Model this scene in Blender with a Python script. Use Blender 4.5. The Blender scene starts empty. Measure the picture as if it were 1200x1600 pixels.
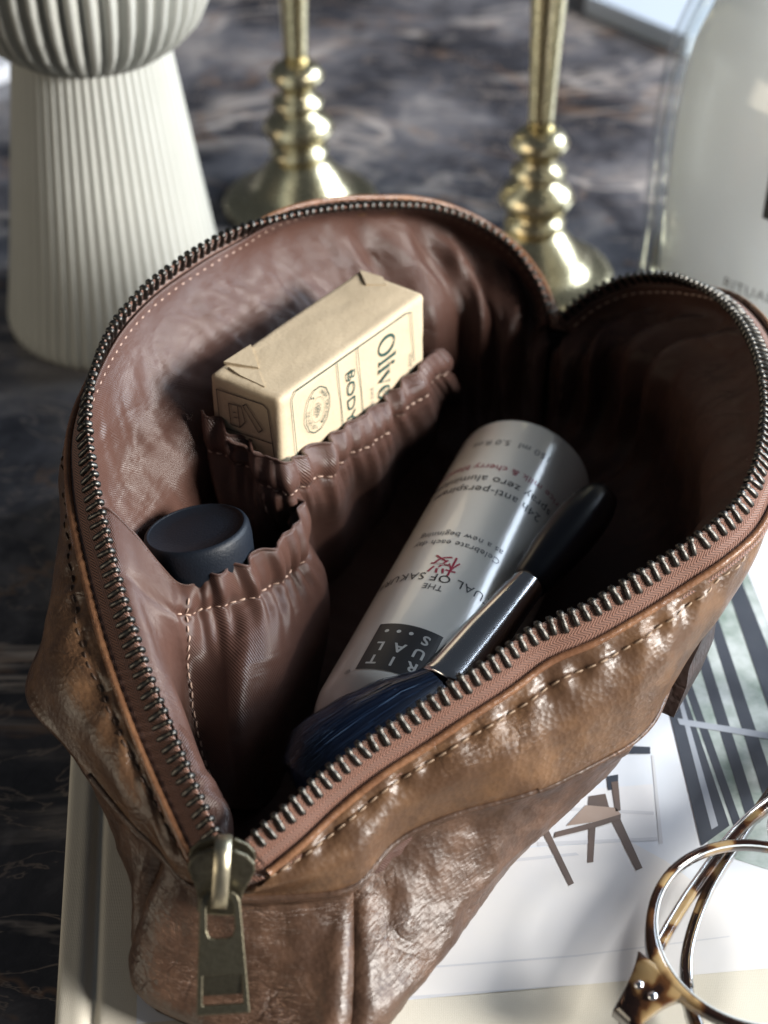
import bpy, bmesh, math, random
import numpy as np
from mathutils import Vector, Matrix
random.seed(4); rng = np.random.default_rng(4)
sc = bpy.context.scene
COL = sc.collection
# ------------------------------------------------------------ camera (all lengths below in cm, meshes are scaled to metres)
CM = 0.01
F = 2600.0; PITCH = math.radians(39.0)
_c, _s = math.cos(PITCH), math.sin(PITCH)
CAM = np.array([0.0, -40.4, 40.7])
RT = np.array([1.0, 0, 0]); UPV = np.array([0, _s, _c]); FW = np.array([0, _c, -_s])
cd = bpy.data.cameras.new('camera'); cam = bpy.data.objects.new('camera', cd); COL.objects.link(cam)
cam.location = CAM * CM
cam.rotation_euler = (math.radians(90 - 39.0), 0, 0)
cd.sensor_fit = 'VERTICAL'; cd.sensor_height = 24.0; cd.lens = 24.0 * F / 1600.0
cd.clip_start = 0.02; cd.clip_end = 50
cd.dof.use_dof = True; cd.dof.focus_distance = 0.475; cd.dof.aperture_fstop = 6.2
sc.camera = cam
# ------------------------------------------------------------ light: daylight from a window on the right, dim room around
w = bpy.data.worlds.new('World'); sc.world = w; w.use_nodes = True
bg = w.node_tree.nodes['Background']; bg.inputs[0].default_value = (0.62, 0.72, 0.86, 1); bg.inputs[1].default_value = 0.075
def area(name, loc, target, size, size_y, energy, col):
    ld = bpy.data.lights.new(name, 'AREA'); ld.shape = 'RECTANGLE'; ld.size = size; ld.size_y = size_y
    ld.energy = energy; ld.color = col
    o = bpy.data.objects.new(name, ld); COL.objects.link(o); o.location = loc
    d = Vector(target) - Vector(loc); o.rotation_euler = d.to_track_quat('-Z', 'Y').to_euler()
    return o
area('window_sun_light', (1.92, -0.76, 1.02), (0, 0, 0.08), 0.66, 0.66, 122, (1.0, 0.96, 0.90))
area('window_sky_light', (1.55, 0.70, 0.72), (0, 0.08, 0.05), 1.1, 0.8, 44, (0.74, 0.86, 1.0))
area('room_bounce_light', (-1.5, -0.75, 0.36), (0, 0, 0.05), 1.0, 0.5, 6.0, (1.0, 0.86, 0.66))
sc.view_settings.view_transform = 'Standard'; sc.view_settings.look = 'None'
sc.view_settings.exposure = 0.18; sc.view_settings.gamma = 1.0
sc.render.resolution_x = 768; sc.render.resolution_y = 1024
sc.render.engine = 'CYCLES'

# ------------------------------------------------------------ pixel helpers: a pixel gives a direction, the plane gives the distance
O2 = np.array([-3.9, -13.5]); V2 = np.array([6.1, 11.1]); A2 = (V2 - O2) / np.linalg.norm(V2 - O2); R2 = np.array([A2[1], -A2[0]])
A3 = np.array([A2[0], A2[1], 0.]); R3 = np.array([R2[0], R2[1], 0.]); Z3 = np.array([0, 0, 1.])
def ray(px, py): return RT * (px - 600) / F + UPV * (800 - py) / F + FW
def uz(px, py, z):
    d = ray(px, py); return CAM + d * (z - CAM[2]) / d[2]
def ur(px, py, r):
    d = ray(px, py); t = (r - (CAM[:2] - O2) @ R2) / (d @ R3); return CAM + t * d
def upl(px, py, p0, n):
    d = ray(px, py); t = ((p0 - CAM) @ n) / (d @ n); return CAM + t * d
def sl(s, r, z): q = O2 + A2 * s + R2 * r; return np.array([q[0], q[1], z])
def pj(p):
    q = np.asarray(p) - CAM; k = q @ FW
    return np.stack([600 + F * (q @ RT) / k, 800 - F * (q @ UPV) / k], -1)
def nrm(v): v = np.asarray(v, float); return v / (np.linalg.norm(v, axis=-1, keepdims=True) + 1e-12)
# ------------------------------------------------------------ numeric helpers
def spl(us, pts, uq):
    us = np.asarray(us, float); P = np.asarray(pts, float); uq = np.asarray(uq, float)
    n = len(us); m = np.zeros_like(P)
    h = np.diff(us); d = np.diff(P, axis=0) / h[:, None]
    m[0] = d[0]; m[-1] = d[-1]
    for i in range(1, n - 1): m[i] = (d[i - 1] * h[i] + d[i] * h[i - 1]) / (h[i] + h[i - 1])
    k = np.clip(np.searchsorted(us, uq, side='right') - 1, 0, n - 2)
    t = ((uq - us[k]) / h[k])[:, None]; hh = h[k][:, None]
    return (2*t**3 - 3*t**2 + 1) * P[k] + (t**3 - 2*t**2 + t) * hh * m[k] + (-2*t**3 + 3*t**2) * P[k+1] + (t**3 - t**2) * hh * m[k+1]
def arcs(P): return np.concatenate([[0], np.cumsum(np.linalg.norm(np.diff(P, axis=0), axis=1))])
def resample(pts, n):
    P = np.asarray(pts, float); a = arcs(P); q = spl(a, P, np.linspace(0, a[-1], 1500))
    b = arcs(q); t = np.linspace(0, b[-1], n)
    return np.stack([np.interp(t, b, q[:, i]) for i in range(P.shape[1])], 1)
def _h(x, y, z):
    n = (x.astype(np.int64) * 374761393 + y.astype(np.int64) * 668265263 + z.astype(np.int64) * 1274126177) & 0xffffffff
    n = ((n ^ (n >> 13)) * 1274126177) & 0xffffffff
    return ((n ^ (n >> 16)) & 0xffff) / 65535.0
def vnoise(p):
    p = np.asarray(p, float); i = np.floor(p); f = p - i; f = f * f * (3 - 2 * f); x, y, z = i[..., 0], i[..., 1], i[..., 2]
    r = 0
    for a in (0, 1):
        for b in (0, 1):
            for c in (0, 1):
                wt = (f[..., 0] if a else 1 - f[..., 0]) * (f[..., 1] if b else 1 - f[..., 1]) * (f[..., 2] if c else 1 - f[..., 2])
                r = r + wt * _h(x + a, y + b, z + c)
    return r * 2 - 1
def fbm(p, o=3):
    r = 0; a = 1
    for k in range(o): r = r + a * vnoise(p * 2**k + 17.3 * k); a *= 0.5
    return r
def ridged(p, o=2):
    r = 0; a = 1
    for k in range(o): r = r + a * (1 - np.abs(vnoise(p * 2**k + 9.1 * k)) * 2); a *= 0.5
    return r
def gnormals(G):
    du = np.gradient(G, axis=0); dv = np.gradient(G, axis=1); return nrm(np.cross(du, dv))
def sstep(a, b, x): t = np.clip((x - a) / (b - a), 0, 1); return t * t * (3 - 2 * t)
# ------------------------------------------------------------ mesh helpers
def mk(name, V, Fc, mat, parent=None, uv=None, smooth=True, mats=None, fm=None):
    me = bpy.data.meshes.new(name); me.from_pydata([tuple(v) for v in (np.asarray(V, float) * CM)], [], [tuple(int(i) for i in f) for f in Fc]); me.update()
    if smooth: me.polygons.foreach_set('use_smooth', [True] * len(me.polygons))
    for m in (mats or [mat]): me.materials.append(m)
    if fm is not None: me.polygons.foreach_set('material_index', fm)
    if uv is not None:
        l = me.uv_layers.new(name='UVMap'); uv = np.asarray(uv, float)
        idx = np.empty(len(me.loops), dtype=np.int32); me.loops.foreach_get('vertex_index', idx)
        l.data.foreach_set('uv', uv[idx].astype(np.float32).ravel())
    o = bpy.data.objects.new(name, me); COL.objects.link(o)
    if parent: o.parent = parent
    return o
def gfaces(nu, nv, cu=False, cv=False):
    F_ = []
    for i in range(nu if cu else nu - 1):
        for j in range(nv if cv else nv - 1):
            a = i * nv + j; b = ((i + 1) % nu) * nv + j; c = ((i + 1) % nu) * nv + (j + 1) % nv; d = i * nv + (j + 1) % nv
            F_.append((a, b, c, d))
    return F_
def guv(G):
    nu, nv = G.shape[:2]
    a = np.linalg.norm(np.diff(G, axis=0), axis=2).mean(1); b = np.linalg.norm(np.diff(G, axis=1), axis=2).mean(0)
    U = np.concatenate([[0], np.cumsum(a)]); Vv = np.concatenate([[0], np.cumsum(b)])
    return np.stack(np.meshgrid(U, Vv, indexing='ij'), -1).reshape(-1, 2)
def grid(name, G, mat, parent=None, flip=False, solid=0, off=-1, uv=None):
    nu, nv = G.shape[:2]; Fc = gfaces(nu, nv)
    if flip: Fc = [f[::-1] for f in Fc]
    o = mk(name, G.reshape(-1, 3), Fc, mat, parent, guv(G) if uv is None else uv)
    if solid:
        m = o.modifiers.new('thickness', 'SOLIDIFY'); m.thickness = solid * CM; m.offset = off
    return o
def frame_of(t, up=Z3):
    t = nrm(t); n = nrm(np.cross(t, up)) if abs(t @ up) < 0.98 else nrm(np.cross(t, RT)); return t, n, nrm(np.cross(n, t))
def tube(name, P, rad, mat, parent=None, seg=10, caps=True, sx=1, sy=1):
    P = np.asarray(P, float); n = len(P); rad = np.broadcast_to(np.asarray(rad, float), (n,))
    T = nrm(np.gradient(P, axis=0)); V = []; nn = None
    for i in range(n):
        if nn is None: _, nn, b = frame_of(T[i])
        else: nn = nrm(nn - T[i] * (nn @ T[i])); b = np.cross(nn, T[i])
        for k in range(seg):
            a = 2 * math.pi * k / seg; V.append(P[i] + rad[i] * (math.cos(a) * nn * sx + math.sin(a) * b * sy))
    Fc = [f[::-1] for f in gfaces(n, seg, False, True)]
    if caps: Fc += [tuple(range(seg))[::-1][::-1], tuple(range((n - 1) * seg, n * seg))[::-1]]
    uv = np.stack(np.meshgrid(arcs(P), np.arange(seg) / seg, indexing='ij'), -1).reshape(-1, 2)
    return mk(name, V, Fc, mat, parent, uv)
def lathe(name, prof, mat, parent, base, axis=Z3, seg=96, rmod=None, closed_top=False, closed_bot=True, up=None):
    axis = nrm(axis); _, n, b = frame_of(axis, RT if up is None else up); V = []; m = len(prof); uv = []
    for i, (r, h) in enumerate(prof):
        for k in range(seg):
            a = 2 * math.pi * k / seg; rr = r if rmod is None else rmod(r, h, a)
            V.append(base + axis * h + rr * (math.cos(a) * n + math.sin(a) * b)); uv.append((a * 3, h))
    Fc = [f[::-1] for f in gfaces(m, seg, False, True)]
    Fc = [f[::-1] for f in Fc]
    if closed_bot: Fc.append(tuple(range(seg)))
    if closed_top: Fc.append(tuple(range((m - 1) * seg, m * seg)))
    o = mk(name, V, Fc, mat, parent, uv)
    bm = bmesh.new(); bm.from_mesh(o.data); bmesh.ops.recalc_face_normals(bm, faces=bm.faces); bm.to_mesh(o.data); bm.free()
    return o
def box(name, o0, ax, ay, az, mat, parent, bev=0.05, seg=2):
    """box from corner o0 with edge vectors ax, ay, az (cm)"""
    V = [o0 + i * ax + j * ay + k * az for i in (0, 1) for j in (0, 1) for k in (0, 1)]
    Fc = [(0, 1, 3, 2), (4, 6, 7, 5), (0, 4, 5, 1), (2, 3, 7, 6), (0, 2, 6, 4), (1, 5, 7, 3)]
    ob = mk(name, V, Fc, mat, parent, smooth=True)
    bm = bmesh.new(); bm.from_mesh(ob.data); bmesh.ops.recalc_face_normals(bm, faces=bm.faces)
    if bev: bmesh.ops.bevel(bm, geom=list(bm.edges), offset=bev * CM, segments=seg, profile=0.5, affect='EDGES')
    bm.to_mesh(ob.data); bm.free()
    return ob
def plate(name, outer, holes, thick, org, ex, ey, ez, mat, parent, bev=0.03):
    """flat plate with holes, outline in 2-D (cm) on axes ex, ey, extruded along ez"""
    bm = bmesh.new(); E = []
    for loop in [outer] + holes:
        vs = [bm.verts.new((x, y, 0)) for x, y in loop]
        E += [bm.edges.new((vs[i], vs[(i + 1) % len(vs)])) for i in range(len(vs))]
    bmesh.ops.triangle_fill(bm, use_beauty=True, use_dissolve=False, edges=E)
    r = bmesh.ops.extrude_face_region(bm, geom=list(bm.faces))
    for v in [g for g in r['geom'] if isinstance(g, bmesh.types.BMVert)]: v.co.z += thick
    bmesh.ops.recalc_face_normals(bm, faces=bm.faces)
    sharp = [e for e in bm.edges if len(e.link_faces) == 2 and e.calc_face_angle(0) > 0.6]
    if bev: bmesh.ops.bevel(bm, geom=sharp, offset=bev, segments=2, profile=0.5, affect='EDGES')
    M = np.stack([ex, ey, ez], 1)
    V = [org + M @ np.array(v.co) for v in bm.verts]; bm.verts.index_update()
    Fc = [[v.index for v in f.verts] for f in bm.faces]; bm.free()
    return mk(name, V, Fc, mat, parent, smooth=False)
def empty(name, p, label, cat, group=None):
    o = bpy.data.objects.new(name, None); COL.objects.link(o); o.empty_display_size = 0.01
    o['label'] = label; o['category'] = cat
    if group: o['group'] = group
    return o
def text2d(body, size, align='CENTER', spacing=1.0, bold=0.0):
    c = bpy.data.curves.new('lettering', 'FONT'); c.body = body; c.size = size; c.align_x = align; c.align_y = 'CENTER'; c.space_character = spacing; c.offset = bold
    c.resolution_u = 3
    o = bpy.data.objects.new('lettering', c); COL.objects.link(o); bpy.context.view_layer.update()
    me = bpy.data.meshes.new_from_object(o.evaluated_get(bpy.context.evaluated_depsgraph_get()))
    V = np.array([v.co[:2] for v in me.vertices]).reshape(-1, 2); Fc = [tuple(p.vertices) for p in me.polygons]
    bpy.data.objects.remove(o); bpy.data.curves.remove(c); bpy.data.meshes.remove(me)
    return V, Fc
def merge(parts):
    V = []; Fc = []; n = 0
    for v, f in parts:
        v = np.asarray(v, float).reshape(-1, 2); V.append(v); Fc += [tuple(i + n for i in q) for q in f]; n += len(v)
    return np.concatenate(V), Fc
def seg2d(p, q, wd):
    p = np.array(p, float); q = np.array(q, float); d = nrm(q - p); n = np.array([-d[1], d[0]]) * wd / 2
    return [p + n, q + n, q - n, p - n], [(3, 2, 1, 0)]
def poly2d(pts, wd, closed=False):
    n = len(pts); return merge([seg2d(pts[i], pts[(i + 1) % n], wd) for i in range(n if closed else n - 1)])
def joinmesh(parts):
    V = []; Fc = []; n = 0
    for v, f in parts: V += [tuple(x) for x in v]; Fc += [tuple(i + n for i in q) for q in f]; n += len(v)
    return V, Fc
def stitches(name, P, N, length, gap, rad, mat, parent, jitter=0.02):
    """row of thread stitches along the curve P, standing on the surface along N; one joined part"""
    a = arcs(P); parts = []; x = 0.1
    while x + length < a[-1]:
        p = np.array([np.interp(x, a, P[:, i]) for i in range(3)]); q = np.array([np.interp(x + length, a, P[:, i]) for i in range(3)])
        n = nrm(np.array([np.interp(x, a, N[:, i]) for i in range(3)])); t = nrm(q - p); b = np.cross(n, t)
        p = p + b * rng.normal(0, jitter); q = q + b * rng.normal(0, jitter)
        V = []
        for fr, h, r in ((0, -0.3, 0.5), (0.15, 0.5, 0.9), (0.5, 0.9, 1.0), (0.85, 0.5, 0.9), (1, -0.3, 0.5)):
            c = p + (q - p) * fr + n * h * rad
            for k in range(5):
                an = 2 * math.pi * k / 5; V.append(c + rad * r * (math.cos(an) * b + math.sin(an) * n))
        parts.append((V, gfaces(5, 5, False, True))); x += length + gap
    V, Fc = joinmesh(parts); o = mk(name, V, Fc, mat, parent); o['kind'] = 'stuff'; return o

# ------------------------------------------------------------ materials
class NT:
    def __init__(s, name):
        s.m = bpy.data.materials.new(name); s.m.use_nodes = True; s.t = s.m.node_tree; s.b = s.t.nodes['Principled BSDF']; s.out = s.t.nodes['Material Output']
    def n(s, typ, **kw):
        nd = s.t.nodes.new(typ)
        for k, v in kw.items():
            if k.startswith('i_'): nd.inputs[k[2:].replace('_', ' ')].default_value = v
            else: setattr(nd, k, v)
        return nd
    def l(s, a, b): s.t.links.new(a, b)
    def coord(s, kind='Object', scale=(1, 1, 1), rot=(0, 0, 0)):
        tc = s.n('ShaderNodeTexCoord'); mp = s.n('ShaderNodeMapping'); mp.inputs['Scale'].default_value = scale; mp.inputs['Rotation'].default_value = rot
        s.l(tc.outputs[kind], mp.inputs[0]); return mp.outputs[0]
    def noise(s, co, scale, detail=4, rough=0.55, dist=0):
        nd = s.n('ShaderNodeTexNoise'); nd.inputs['Scale'].default_value = scale; nd.inputs['Detail'].default_value = detail; nd.inputs['Roughness'].default_value = rough; nd.inputs['Distortion'].default_value = dist
        s.l(co, nd.inputs['Vector']); return nd.outputs['Fac']
    def vor(s, co, scale, feature='F1', out='Distance', rnd=1):
        nd = s.n('ShaderNodeTexVoronoi', feature=feature); nd.inputs['Scale'].default_value = scale; nd.inputs['Randomness'].default_value = rnd
        s.l(co, nd.inputs['Vector']); return nd.outputs[out]
    def ramp(s, fac, stops, interp='LINEAR'):
        nd = s.n('ShaderNodeValToRGB'); r = nd.color_ramp; r.interpolation = interp
        while len(r.elements) < len(stops): r.elements.new(0.5)
        for e, (p, c) in zip(r.elements, stops): e.position = p; e.color = c if len(c) == 4 else (*c, 1)
        s.l(fac, nd.inputs[0]); return nd.outputs[0]
    def mix(s, fac, a, b, mode='MIX'):
        nd = s.n('ShaderNodeMix', data_type='RGBA', blend_type=mode)
        for v, k in ((fac, 0), (a, 6), (b, 7)):
            if hasattr(v, 'links') or hasattr(v, 'is_linked'): s.l(v, nd.inputs[k])
            else: nd.inputs[k].default_value = v if k == 0 else (*v, 1)
        return nd.outputs[2]
    def math(s, op, a, b=0.0, c=None):
        nd = s.n('ShaderNodeMath', operation=op)
        for v, k in ((a, 0), (b, 1), (c, 2)):
            if v is None: continue
            if hasattr(v, 'is_linked'): s.l(v, nd.inputs[k])
            else: nd.inputs[k].default_value = v
        return nd.outputs[0]
    def bump(s, h, strength, dist, prev=None):
        nd = s.n('ShaderNodeBump'); nd.inputs['Strength'].default_value = strength; nd.inputs['Distance'].default_value = dist
        s.l(h, nd.inputs['Height'])
        if prev is not None: s.l(prev, nd.inputs['Normal'])
        return nd.outputs[0]
    def fin(s, col=None, rough=None, normal=None, metal=None, spec=None, **kw):
        for v, k in ((col, 'Base Color'), (rough, 'Roughness'), (normal, 'Normal'), (metal, 'Metallic'), (spec, 'Specular IOR Level')):
            if v is None: continue
            if hasattr(v, 'is_linked'): s.l(v, s.b.inputs[k])
            elif k == 'Base Color': s.b.inputs[k].default_value = (*v, 1)
            else: s.b.inputs[k].default_value = v
        for k, v in kw.items(): s.b.inputs[k.replace('_', ' ')].default_value = v
        return s.m
def plain(name, col, rough=0.5, metal=0, **kw):
    m = NT(name); co = m.coord('Object')
    v = m.noise(co, 300, 3); c = m.mix(m.math('MULTIPLY', v, 0.35), col, tuple(x * 0.72 for x in col))
    return m.fin(c, rough, metal=metal, **kw)
def leather(name, a, b, dark, crack=0.5, rough=0.33):
    m = NT(name); co = m.coord('Object'); uvs = m.coord('UV', (1, 2.2, 1))
    big = m.noise(co, 26, 4, 0.6, 0.6); med = m.noise(co, 120, 4, 0.6)
    c = m.mix(m.ramp(big, [(0.36, (0, 0, 0)), (0.64, (1, 1, 1))]), a, b)
    c = m.mix(m.ramp(med, [(0.42, (0.75, 0.75, 0.75)), (0.68, (0, 0, 0))]), c, dark)
    gr = m.vor(uvs, 9, 'DISTANCE_TO_EDGE'); gr2 = m.vor(co, 650, 'F1')
    warp = m.n('ShaderNodeVectorMath', operation='ADD'); nz = m.n('ShaderNodeTexNoise'); nz.inputs['Scale'].default_value = 45; nz.inputs['Detail'].default_value = 3
    m.l(co, nz.inputs['Vector']); sc_ = m.n('ShaderNodeVectorMath', operation='SCALE'); sc_.inputs['Scale'].default_value = 0.02
    m.l(nz.outputs['Color'], sc_.inputs[0]); m.l(co, warp.inputs[0]); m.l(sc_.outputs[0], warp.inputs[1])
    cr = m.ramp(m.vor(warp.outputs[0], 75, 'DISTANCE_TO_EDGE'), [(0.0, (0, 0, 0)), (0.045, (1, 1, 1))])
    mask = m.ramp(m.noise(co, 34, 3), [(0.48, (0, 0, 0)), (0.6, (1, 1, 1))])
    crk = m.math('MULTIPLY', m.math('SUBTRACT', 1.0, cr), mask)
    c = m.mix(m.math('MULTIPLY', crk, crack), c, tuple(x * 0.35 for x in dark))
    pn_ = m.noise(m.coord('UV', (0.45, 2.6, 1), (0, 0, 0.45)), 2.4, 5, 0.65, 0.7); pull = m.ramp(m.math('ABSOLUTE', m.math('SUBTRACT', pn_, 0.5)), [(0.0, (1, 1, 1)), (0.018, (0, 0, 0))]); pull = m.math('MULTIPLY', pull, mask)
    c = m.mix(m.math('MULTIPLY', pull, 0.25 + 1.5 * crack), c, tuple(min(1, x * 2.6) for x in a))
    nb = m.bump(gr2, 0.30, 0.0004); nb = m.bump(m.noise(m.coord('UV', (0.6, 3.0, 1), (0, 0, 0.4)), 3.2, 4, 0.65), 0.12 + 0.6 * crack, 0.0011, nb); nb = m.bump(m.noise(co, 90, 3, 0.5), 0.10 + 0.3 * crack, 0.002, nb)
    nb = m.bump(m.math('MULTIPLY', crk, -1.0), 0.5 * crack + 0.1, 0.0010, nb); nb = m.bump(pull, 0.15 + crack, 0.0008, nb)
    ro = m.math('ADD', m.math('MULTIPLY', med, 0.25), rough - 0.1)
    return m.fin(c, ro, nb, spec=0.5)
def fabric(name, col, col2, wl=0.06, rough=0.40):
    m = NT(name); uv = m.coord('UV', (1, 1, 1), (0, 0, 0.62)); co = m.coord('Object')
    wv = m.n('ShaderNodeTexWave', wave_type='BANDS', bands_direction='X'); wv.inputs['Scale'].default_value = 0.314 / wl / 1.0
    wv.inputs['Distortion'].default_value = 0.35; wv.inputs['Detail Scale'].default_value = 4; m.l(uv, wv.inputs['Vector'])
    c = m.mix(m.noise(co, 60, 3), col, col2); c = m.mix(m.math('MULTIPLY', wv.outputs['Fac'], 0.28), c, tuple(x * 0.55 for x in col))
    nb = m.bump(wv.outputs['Fac'], 0.6, 0.00022); nb = m.bump(m.noise(m.coord('UV', (0.6, 1.6, 1), (0, 0, -0.5)), 0.9, 3, 0.5, 0.4), 0.28, 0.0026, nb)
    return m.fin(c, rough, nb, spec=0.42, Sheen_Weight=0.04, Sheen_Roughness=0.4, Anisotropic=0.4)
M = {}
M['tan'] = leather('tan_waxed_leather', (0.146, 0.077, 0.037), (0.096, 0.051, 0.027), (0.060, 0.032, 0.019), 0.05, 0.31)
M['brown'] = leather('brown_crackled_leather', (0.104, 0.056, 0.034), (0.074, 0.040, 0.025), (0.042, 0.023, 0.015), 0.20, 0.35)
M['edge'] = leather('folded_leather_edge', (0.24, 0.12, 0.06), (0.19, 0.09, 0.045), (0.12, 0.055, 0.03), 0.05, 0.26)
M['lining'] = fabric('mauve_twill_lining', (0.098, 0.049, 0.037), (0.066, 0.033, 0.026))
m = NT('woven_zip_tape'); uv = m.coord('UV'); 
sx = m.n('ShaderNodeSeparateXYZ'); m.l(uv, sx.inputs[0])
zig = m.math('PINGPONG', sx.outputs['Y'], 0.16); hb = m.math('SINE', m.math('MULTIPLY', m.math('ADD', sx.outputs['X'], m.math('MULTIPLY', zig, 1.3)), 62.0))
hb01 = m.math('MULTIPLY_ADD', hb, 0.5, 0.5)
c = m.mix(hb01, (0.11, 0.046, 0.028), (0.30, 0.125, 0.072)); c = m.mix(m.math('MULTIPLY', m.noise(m.coord('Object'), 900, 2), 0.5), c, (0.16, 0.075, 0.05))
M['tape'] = m.fin(c, 0.7, m.bump(hb01, 0.8, 0.0006), Sheen_Weight=0.3)
def metal(name, col, rough, worn, bumpy=0.25):
    m = NT(name); co = m.coord('Object'); nz = m.noise(co, 500, 4, 0.65); ge = m.n('ShaderNodeNewGeometry')
    ed = m.ramp(ge.outputs['Pointiness'], [(0.50, (0, 0, 0)), (0.58, (1, 1, 1))])
    c = m.mix(m.ramp(nz, [(0.35, (0, 0, 0)), (0.7, (1, 1, 1))]), col, tuple(x * 0.45 for x in col)); c = m.mix(m.math('MULTIPLY', ed, 0.7), c, worn)
    return m.fin(c, m.math('ADD', m.math('MULTIPLY', nz, 0.25), rough - 0.1), m.bump(nz, bumpy, 0.0003), metal=1.0)
M['tooth'] = metal('blackened_zip_metal', (0.026, 0.025, 0.024), 0.38, (0.11, 0.105, 0.096))
M['antique'] = metal('antique_brass', (0.21, 0.19, 0.135), 0.36, (0.55, 0.50, 0.37), 0.3)
M['brass'] = metal('polished_brass', (0.92, 0.79, 0.50), 0.26, (0.92, 0.80, 0.52), 0.02)
M['chrome'] = NT('chrome_ferrule').fin((0.55, 0.55, 0.57), 0.17, metal=1.0)
M['steel'] = NT('silver_rivet').fin((0.75, 0.75, 0.77), 0.18, metal=1.0)
M['threadl'] = plain('pale_thread', (0.48, 0.34, 0.27), 0.6)
M['threadd'] = plain('dark_thread', (0.060, 0.035, 0.022), 0.6)
M['threadt'] = plain('tan_thread', (0.30, 0.21, 0.14), 0.6)
M['darkedge'] = leather('dark_cut_leather', (0.026, 0.012, 0.009), (0.020, 0.010, 0.008), (0.012, 0.007, 0.006), 0.2, 0.45)
m = NT('kraft_paper'); co = m.coord('Object'); f1 = m.noise(co, 900, 4, 0.7); f2 = m.noise(co, 50, 4, 0.6)
c = m.mix(f2, (0.51, 0.415, 0.29), (0.44, 0.35, 0.235)); c = m.mix(m.ramp(f1, [(0.55, (0, 0, 0)), (0.75, (0.5, 0.5, 0.5))]), c, (0.36, 0.26, 0.16))
M['kraft'] = m.fin(c, 0.66, m.bump(f2, 0.22, 0.003, m.bump(f1, 0.25, 0.0004)), spec=0.3)
M['inkg'] = NT('dark_green_ink').fin((0.012, 0.05, 0.042), 0.6)
M['inkb'] = NT('black_ink').fin((0.025, 0.025, 0.028), 0.45)
M['inkgrey'] = NT('grey_ink').fin((0.10, 0.10, 0.105), 0.45)
M['inkr'] = NT('red_ink').fin((0.33, 0.025, 0.06), 0.45)
M['white_ink'] = NT('pale_ink').fin((0.55, 0.55, 0.53), 0.4)
m = NT('white_lacquer'); co = m.coord('Object'); M['can'] = m.fin(m.mix(m.noise(co, 30, 3), (0.80, 0.77, 0.71), (0.74, 0.71, 0.65)), 0.2, m.bump(m.noise(co, 40, 2), 0.05, 0.002), Coat_Weight=0.4, Coat_Roughness=0.08)
M['bristle'] = NT('blue_bristle').fin((0.010, 0.022, 0.058), 0.32, spec=0.8)
M['handle'] = NT('navy_lacquer').fin((0.005, 0.006, 0.012), 0.3)
m = NT('navy_plastic'); co = m.coord('Object'); M['jar'] = m.fin((0.007, 0.010, 0.016), 0.48, m.bump(m.noise(co, 1500, 2), 0.35, 0.0003), spec=0.25)
m = NT('milky_plastic'); M['milk'] = m.fin((0.92, 0.93, 0.94), 0.35, Subsurface_Weight=1.0, Subsurface_Scale=0.12); m.m.node_tree.nodes['Principled BSDF'].inputs['Subsurface Radius'].default_value = (1, 1, 1)
def thin_glass(name, tint=(0.97, 0.98, 0.98), rough=0.02):
    m = NT(name); t = m.n('ShaderNodeBsdfTransparent'); t.inputs[0].default_value = (*tint, 1); g = m.n('ShaderNodeBsdfGlossy'); g.inputs['Roughness'].default_value = rough
    lw = m.n('ShaderNodeLayerWeight'); lw.inputs[0].default_value = 0.5; pw = m.math('MULTIPLY_ADD', m.math('POWER', lw.outputs['Facing'], 7.0), 0.7, 0.035); mx = m.n('ShaderNodeMixShader'); m.l(pw, mx.inputs[0]); m.l(t.outputs[0], mx.inputs[1]); m.l(g.outputs[0], mx.inputs[2]); m.l(mx.outputs[0], m.out.inputs[0]); return m.m
M['glass'] = thin_glass('clear_bottle_wall', (0.96, 0.97, 0.965), 0.05)
M['lens'] = thin_glass('spectacle_lens')
m = NT('dark_marble'); co = m.coord('Object')
wn = m.n('ShaderNodeTexNoise'); wn.inputs['Scale'].default_value = 9; wn.inputs['Detail'].default_value = 5; m.l(co, wn.inputs['Vector'])
sv = m.n('ShaderNodeVectorMath', operation='SCALE'); sv.inputs['Scale'].default_value = 0.10; m.l(wn.outputs['Color'], sv.inputs[0])
av = m.n('ShaderNodeVectorMath', operation='ADD'); m.l(co, av.inputs[0]); m.l(sv.outputs[0], av.inputs[1])
cloud = m.noise(av.outputs[0], 11, 8, 0.66)
c = m.ramp(cloud, [(0.34, (0.012, 0.011, 0.013)), (0.46, (0.042, 0.041, 0.048)), (0.57, (0.115, 0.112, 0.125)), (0.70, (0.27, 0.25, 0.245))])
def vein(sc_, w_, rot, st, dist=1.2):
    n_ = m.noise(m.coord('Object', st, (0, 0, rot)), sc_, 5, 0.55, dist)
    return m.ramp(m.math('ABSOLUTE', m.math('SUBTRACT', n_, 0.5)), [(0.0, (1, 1, 1)), (w_, (0, 0, 0))])
vm = m.ramp(m.noise(co, 9, 3), [(0.42, (0, 0, 0)), (0.60, (1, 1, 1))])
c = m.mix(m.math('MULTIPLY', m.math('MULTIPLY', vein(5, 0.030, 0.5, (1, 2.0, 1)), vm), 0.9), c, (0.46, 0.41, 0.38))
c = m.mix(m.math('MULTIPLY', vein(15, 0.012, -0.6, (1, 1.8, 1)), 0.55), c, (0.27, 0.22, 0.19))
c = m.mix(m.math('MULTIPLY', vein(5, 0.010, 1.2, (1, 1.5, 1), 0.6), 0.5), c, (0.20, 0.12, 0.075))
M['marble'] = m.fin(c, 0.16, spec=0.5)
m = NT('cream_book_cloth'); co = m.coord('Object'); wx = m.n('ShaderNodeTexWave', bands_direction='X'); wx.inputs['Scale'].default_value = 640; wy = m.n('ShaderNodeTexWave', bands_direction='Y'); wy.inputs['Scale'].default_value = 640
m.l(co, wx.inputs['Vector']); m.l(co, wy.inputs['Vector']); wvv = m.math('MULTIPLY', wx.outputs['Fac'], wy.outputs['Fac'])
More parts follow.
